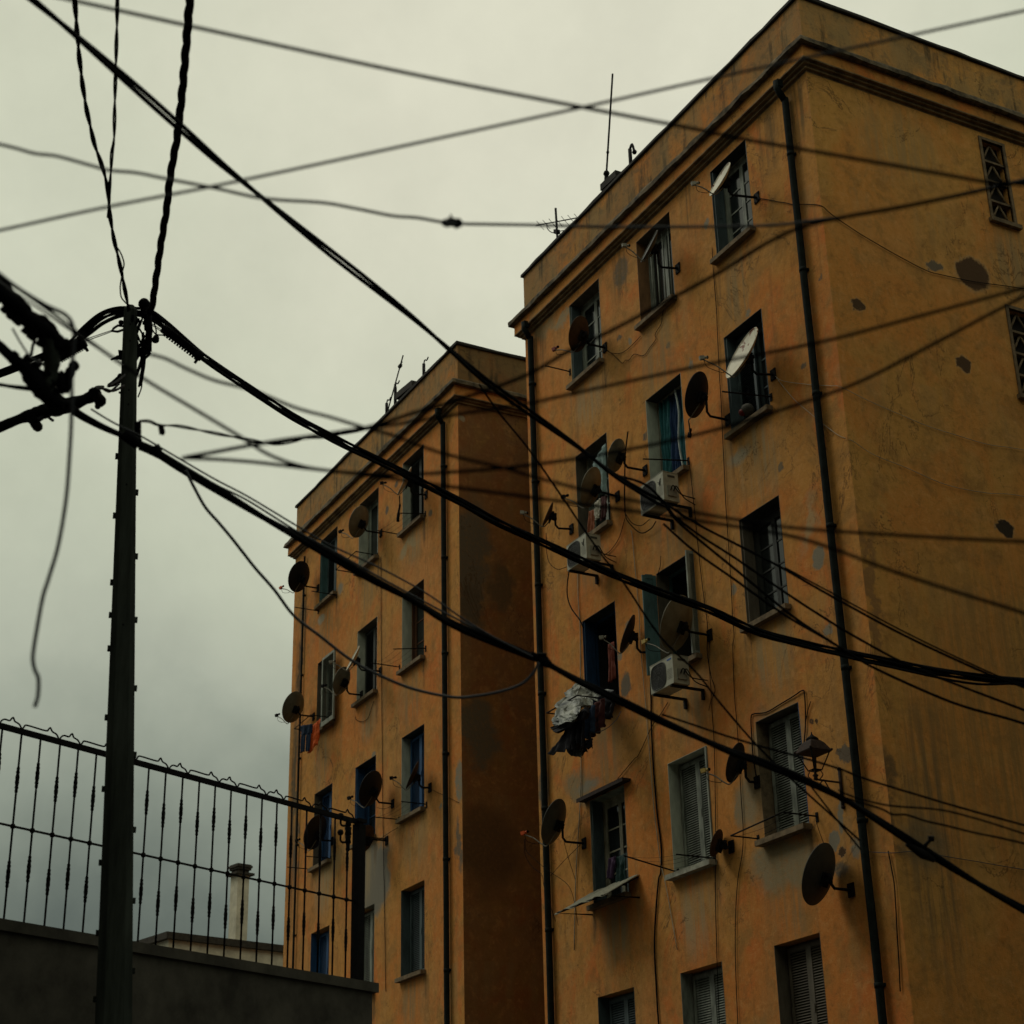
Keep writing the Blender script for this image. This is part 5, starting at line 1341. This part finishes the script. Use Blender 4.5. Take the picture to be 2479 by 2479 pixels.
cable('overhead_cable', [(1963, 1903), (2026, 1985), (2085, 2058)], 9.2, 9.0, .005, 'short dark wire behind the lantern slanting to the last drainpipe')
cable('overhead_cable', [(-30, 640), (30, 688), (72, 716), (113, 740), (155, 760), (173, 780), (179, 808), (177, 850), (174, 910), (173, 1016), (168, 1110), (160, 1209), (141, 1321), (118, 1400), (104, 1445), (90, 1520), (80, 1588), (84, 1620), (93, 1643), (92, 1684), (84, 1712)], 4.6, 4.6, .0056, 'loose grey cable end dangling free in front of the sky', M_wire)
cable('overhead_cable', [(-30, 660), (30, 704), (80, 738), (130, 772), (180, 806), (240, 845), (300, 882)], 5.0, 5.8, .0030, 'thin wire running parallel above the dark splice towards the pole', M_wire)
cable('overhead_cable', [(30, 795), (50, 830), (72, 862), (96, 880)], 5.6, 5.6, .0035, 'thin wire slipping behind the dark splice', M_wire)
# dark near splice of taped cables at the picture's edge
sp = thing('cable_splice', 'bulky black taped cable splice in front of the pole wires', 'cable splice', at(125, 880, 6.6))
def lump(pts, radii, name, mt_=None, dd=6.6, teeth=0, strands=3, side=1):
    P3 = dense(smooth_path(span(pts, dd, dd), 6), .012); n_ = len(P3); rr = []
    for i in range(n_):
        q = i/(n_-1)*(len(radii)-1); k = min(int(q), len(radii)-2)
        rr.append((radii[k]+(radii[k+1]-radii[k])*(q-k)))
    m = MB(); m.tube(P3, [r*(.72+.20*mnoise.noise(p*30)) for r, p in zip(rr, P3)], 10)
    for k in range(strands):     # taped strands bulging out of the joint
        st = []
        for i, p in enumerate(P3):
            w = 2*math.pi*(k/strands+i/n_*.7)+mnoise.noise(p*6)*1.2
            st.append(p+(rt*math.cos(w)+up*math.sin(w))*rr[i]*.55)
        m.tube(st, [r*(.45+.22*mnoise.noise(p*38+Vector((k, 0, 0)))) for r, p in zip(rr, st)], 7)
    for k in range(teeth):
        i = int(n_*(.25+.7*k/teeth)); t = (P3[min(i+1, n_-1)]-P3[max(i-1, 0)]).normalized(); nn_ = t.cross(fw).normalized()*side
        m.obox(P3[i]+nn_*rr[i]*.95, t, nn_, fw, .008+.006*random.random(), rr[i]*(.22+.2*random.random()), rr[i]*.5)
    return make(name, m, mt_ or M_black, sp)
lump([(-60, 650), (0, 702), (45, 745), (90, 785), (128, 815), (146, 846)], [.046, .044, .042, .047, .046, .030], 'taped_joint', teeth=9, side=-1)
lump([(122, 815), (128, 860), (124, 900), (120, 930), (132, 962)], [.040, .036, .033, .036, .024], 'downlead', M_pole)
lump([(-40, 805), (30, 866), (60, 886), (84, 912), (104, 944), (126, 965), (154, 980)], [.022, .020, .026, .044, .050, .036, .016], 'lower_joint', teeth=6)
lump([(152, 945), (150, 915), (146, 900)], [.030, .022, .010], 'joint_cap')
lump([(-40, 925), (30, 936), (90, 945), (140, 970)], [.010, .011, .013, .016], 'tail_cable', strands=0)
lump([(160, 952), (164, 930), (168, 905), (178, 886)], [.010, .020, .022, .014], 'bolt_stem', strands=2)
m = MB(); m.ball(at(179, 886, 6.6), .022, 10); make('bolt_head', m, M_black, sp)
lump([(75, 862), (80, 835), (86, 822)], [.009, .008, .005], 'strap_end', strands=0)
lump([(168, 842), (160, 832), (152, 840), (146, 860)], [.016, .020, .020, .012], 'clamp_nose', strands=2)
dg = thing('dead_end_grip', 'long black anchor clamp pulling sideways from the pole to the picture edge', 'cable grip', at(150, 965, 10.2))
m = MB()
for pts, r_ in (([(-60, 1060), (30, 1021), (80, 1003), (120, 992), (180, 976), (232, 956)], [.030, .030, .034, .046, .052, .036]), ([(225, 950), (242, 968), (236, 985)], [.03, .035, .02]), ([(76, 1012), (90, 1032), (96, 1036)], [.03, .028, .012]), ([(88, 1020), (110, 1008), (128, 1018)], [.012, .008, .008])):
    P3 = smooth_path(span(pts, 10.2, 10.4), 6)
    P3 = dense(P3, .015); m.tube(P3, [r_[min(int(i/len(P3)*len(r_)), len(r_)-1)]*(1+.28*mnoise.noise(p*24)) for i, p in enumerate(P3)], 9)
make('body', m, M_black, dg)
m = MB()
for pts in ([(222, 948), (238, 940), (255, 942), (275, 946), (300, 934)], [(225, 950), (245, 940), (265, 948), (288, 930)], [(240, 945), (246, 962), (242, 975)], [(262, 935), (285, 922), (302, 908)], [(215, 955), (232, 938), (250, 936)]):
    m.tube(smooth_path(span(pts, 10.4, 11.6), 6), .0085, 6)
make('tie_wires', m, M_black, dg)

# ------------------------------------------------------------------ railing on the terrace
fa = hdist(30, 1765, 13); zt = fa.z
d = ray(866, 1990); fb = CAM+d*((zt-CAM.z)/d.z)
fdir = (fb-fa).normalized(); fdir.z = 0
Lf = (fb-fa).length
def fpt(px, py):      # point of the railing's plane under a photo point
    nrm = Vector((-fdir.y, fdir.x, 0)); d = ray(px, py); return CAM+d*((fa-CAM).dot(nrm)/d.dot(nrm))
zm = fpt(52, 2005).z; zb_ = zm-(zt-zm)*.98
rail = thing('iron_railing', 'black wrought iron railing with spiked scrolls and knuckled bars before the sky', 'railing', fa-Vector((0, 0, zt-zb_+.1)))
s0, s1 = -.75, Lf
def fp(s, z, o=0.0): return Vector((fa.x, fa.y, 0))+fdir*s+Vector((-fdir.y, fdir.x, 0))*o+Vector((0, 0, z))
m = MB(); nn = Vector((-fdir.y, fdir.x, 0)); m.obox(fp((s0+s1)/2, zt), fdir, nn, Vector((0, 0, 1)), (s1-s0)/2, .016, .020); make('top_rail', m, M_iron, rail)
m = MB(); m.obox(fp((s0+s1)/2, zm), fdir, nn, Vector((0, 0, 1)), (s1-s0)/2, .007, .007); make('mid_rail', m, M_iron, rail)
m = MB(); m.obox(fp((s0+s1)/2, zb_), fdir, nn, Vector((0, 0, 1)), (s1-s0)/2, .014, .014); make('bottom_rail', m, M_iron, rail)
bx = [53, 99, 146, 190, 234, 277, 319, 361, 402, 443, 483, 521.6, 560, 598, 635, 671, 707, 743, 777, 811.5, 842]
ss = []
for x in bx:
    py = 1765+(x-30)*.268; q = fpt(x, py); ss.append((q-fa).dot(fdir))
ss = [ss[0]-.35, ss[0]-.175]+ss
for k, s in enumerate(ss):
    m = MB(); m.tube([fp(s, zb_), fp(s, zt-.01)], .0088, 6)
    zk = zt-(.30 if k % 2 else .37)
    for zc in (zk, zm-(zt-zk)*.95):
        m.lathe(fp(s, zc), [(.009, -.098), (.013, -.09), (.011, -.07), (.0155, -.06), (.012, -.045), (.0165, -.02), (.0145, 0), (.0165, .02), (.012, .045), (.0155, .06), (.011, .07), (.013, .09), (.009, .098)], 8)
    m.ball(fp(s, zm), .022, 8)
    make('baluster', m, M_iron, rail)
m = MB(); s = s0+.08; k = 0
UA = [(0, 0), (.08, .022), (.2, .036), (.42, .036), (.52, .055), (.58, .062), (.66, .04), (.85, .03), (.96, .012), (1, 0)]
UB = [(0, 0), (.05, .022), (.12, .036), (.62, .034), (.70, .052), (.74, .062), (.80, .04), (.91, .03), (.97, .012), (1, 0)]
while s < s1-.1:
    Ln, U = ((.20, UA), (.345, UB))[k % 2]
    m.tube(smooth_path([fp(s+u*Ln, zt+.017+h_*1.15) for u, h_ in U], 4), .0068, 5); s += Ln+.004; k += 1
make('crest_scroll', m, M_iron, rail)
m = MB(); m.obox(fp(s1+.02, zt/2-.02), fdir, nn, Vector((0, 0, 1)), .042, .042, zt/2+.0); m.obox(fp(s1+.02, zt+.01), fdir, nn, Vector((0, 0, 1)), .05, .05, .015); make('post', m, M_iron, rail)
m = MB(); sh = (fpt(843, 2000)-fa).dot(fdir)
for z, r_ in ((fpt(843, 1990).z, .03), (fpt(843, 2012).z, .034), (fpt(843, 2032).z, .03), (fpt(846, 2050).z, .022)): m.lathe(fp(sh, z), [(.01, -.045), (r_, -.03), (r_*.8, 0), (r_, .03), (.01, .045)], 8)
for z in (fpt(838, 1995).z, fpt(838, 2035).z): m.tube(smooth_path([fp(sh-.10, z+.05), fp(sh-.09, z-.02), fp(sh, z-.01)], 4), .01, 6); m.ball(fp(sh-.10, z+.06), .03, 8)
make('hinge', m, M_iron, rail)
# terrace wall under it
m = MB(); h_ = zb_-.06
m.obox(fp((s0+s1)/2-2.0, h_/2), fdir, nn, Vector((0, 0, 1)), (s1-s0)/2+2.1, .11, h_/2); m.obox(fp((s0+s1)/2-2.0, h_+.02), fdir, nn, Vector((0, 0, 1)), (s1-s0)/2+2.15, .14, .04)
tag(make('terrace_wall', m, M_conc), 'grey concrete terrace wall carrying the iron railing', 'wall')

# ------------------------------------------------------------------ far house with the chimney
ch0 = at(581, 2130, 55); gz = Vector((0, 0, 1))
vx = Vector((rt.x, rt.y, 0)).normalized(); vy = Vector((-vx.y, vx.x, 0))
if vy.dot(fw) < 0: vy = -vy
a_ = R_(40); hx = (vx*math.cos(a_)+vy*math.sin(a_)); hy = Vector((-hx.y, hx.x, 0))
M_lime = mat('lime_wash', (.50, .47, .36), .9, var=.2, scale=3, bump=.2)
M_cap = mat('stone_cap', (.035, .030, .022), .9, var=.4, scale=12)
zr_ = at(581, 2330, 55).z
fh = thing('house', 'pale lime-washed house with a chimney far behind the railing', 'house', (ch0.x, ch0.y, 0))
m = MB(); m.obox(Vector((ch0.x, ch0.y, zr_/2))+hy*2, hx, hy, gz, 3.2, 3.4, zr_/2); make('wall', m, M_lime, fh)
m = MB(); m.obox(Vector((ch0.x, ch0.y, zr_+.08))+hy*2, hx, hy, gz, 3.35, 3.55, .10); rf = make('roof', m, M_cap, fh)
zc0, zc1 = zr_, at(581, 2119, 55).z
m = MB(); m.obox(Vector((ch0.x, ch0.y, (zc0+zc1)/2)), hx, hy, gz, .21, .21, (zc1-zc0)/2); chm = make('chimney', m, M_lime, fh)
m = MB(); px55 = 55/FPX
for dz, hw, hh in ((.02, .33, .035), (.11, .20, .055), (.19, .25, .035), (.26, .28, .035), (.31, .25, .02)): m.obox(Vector((ch0.x, ch0.y, zc1+dz)), hx, hy, gz, hw, hw, hh)
make('chimney_cap', m, M_cap, chm)
for s in (-1, 1):
    m = MB(); m.obox(Vector((ch0.x, ch0.y, zr_-1.9))+hx*s*1.4-hy*1.42, hx, hy, gz, .45, .03, .65); f_ = make('window', m, P_grey, fh)
    m = MB(); m.obox(Vector((ch0.x, ch0.y, zr_-1.9))+hx*s*1.4-hy*1.455, hx, hy, gz, .38, .006, .57); make('pane', m, M_glass, f_)

# ------------------------------------------------------------------ ground
M_asph = mat('asphalt', (.05, .048, .044), .95, var=.3, scale=1.5, bump=.3)
M_pav = mat('pavement', (.060, .055, .046), .95, var=.3, scale=2, bump=.3)
m = MB(); m.quad((-400, -400, -.004), (400, -400, -.004), (400, 400, -.004), (-400, 400, -.004)); tag(make('ground', m, M_pav), None, None, None, 'structure')
m = MB(); m.quad((-90, -1.5, 0), (60, -1.5, 0), (60, 9.5, 0), (-90, 9.5, 0)); tag(make('road', m, M_asph), None, None, None, 'structure')
m = MB(); m.box((-90, 9.5, -.003), (60, D+.001, .13)); tag(make('pavement', m, M_pav), None, None, None, 'structure')
# two unseen plain blocks, added and sized to shade the lower storeys
M_op = mat('shading_block_render', (.085, .062, .040), .95, var=.3, scale=.6)
def shading_block(name, label, a, b2, face, mt_):
    root = thing(name, label, 'apartment block', ((a[0]+b2[0])/2, (a[1]+b2[1])/2, 0))
    m = MB(); m.box(a, b2); make('wall', m, mt_, root)
    m = MB(); m.box((a[0]-.2, a[1]-.2, b2[2]), (b2[0]+.2, b2[1]+.2, b2[2]+.3)); make('roof', m, M_cop, root)
    n_ = 8
    for i in range(n_):
        for z in (1.2, 4.2, 7.2, 10.2, 13.2):
            m = MB()
            if face == 'y+': x = a[0]+(b2[0]-a[0])*(i+.5)/n_; m.box((x-.5, b2[1]-.02, z), (x+.5, b2[1]+.02, z+1.6))
            else: y = a[1]+(b2[1]-a[1])*(i+.5)/n_; m.box((a[0]-.02, y-.4, z), (a[0]+.02, y+.4, z+1.6))
            make('window', m, P_dark, root)
    return root
shading_block('apartment_block', 'plain brown block added behind the viewpoint to shade the facades', (-23, -12, 0), (14, -2.2, 23.0), 'y+', M_op)
shading_block('apartment_block', 'plain brown block added out of view to shade the side wall', (-6.5, 13.6, 0), (4, 36, 21.0), 'x-', M_op)
print('meshes', len(bpy.data.objects))
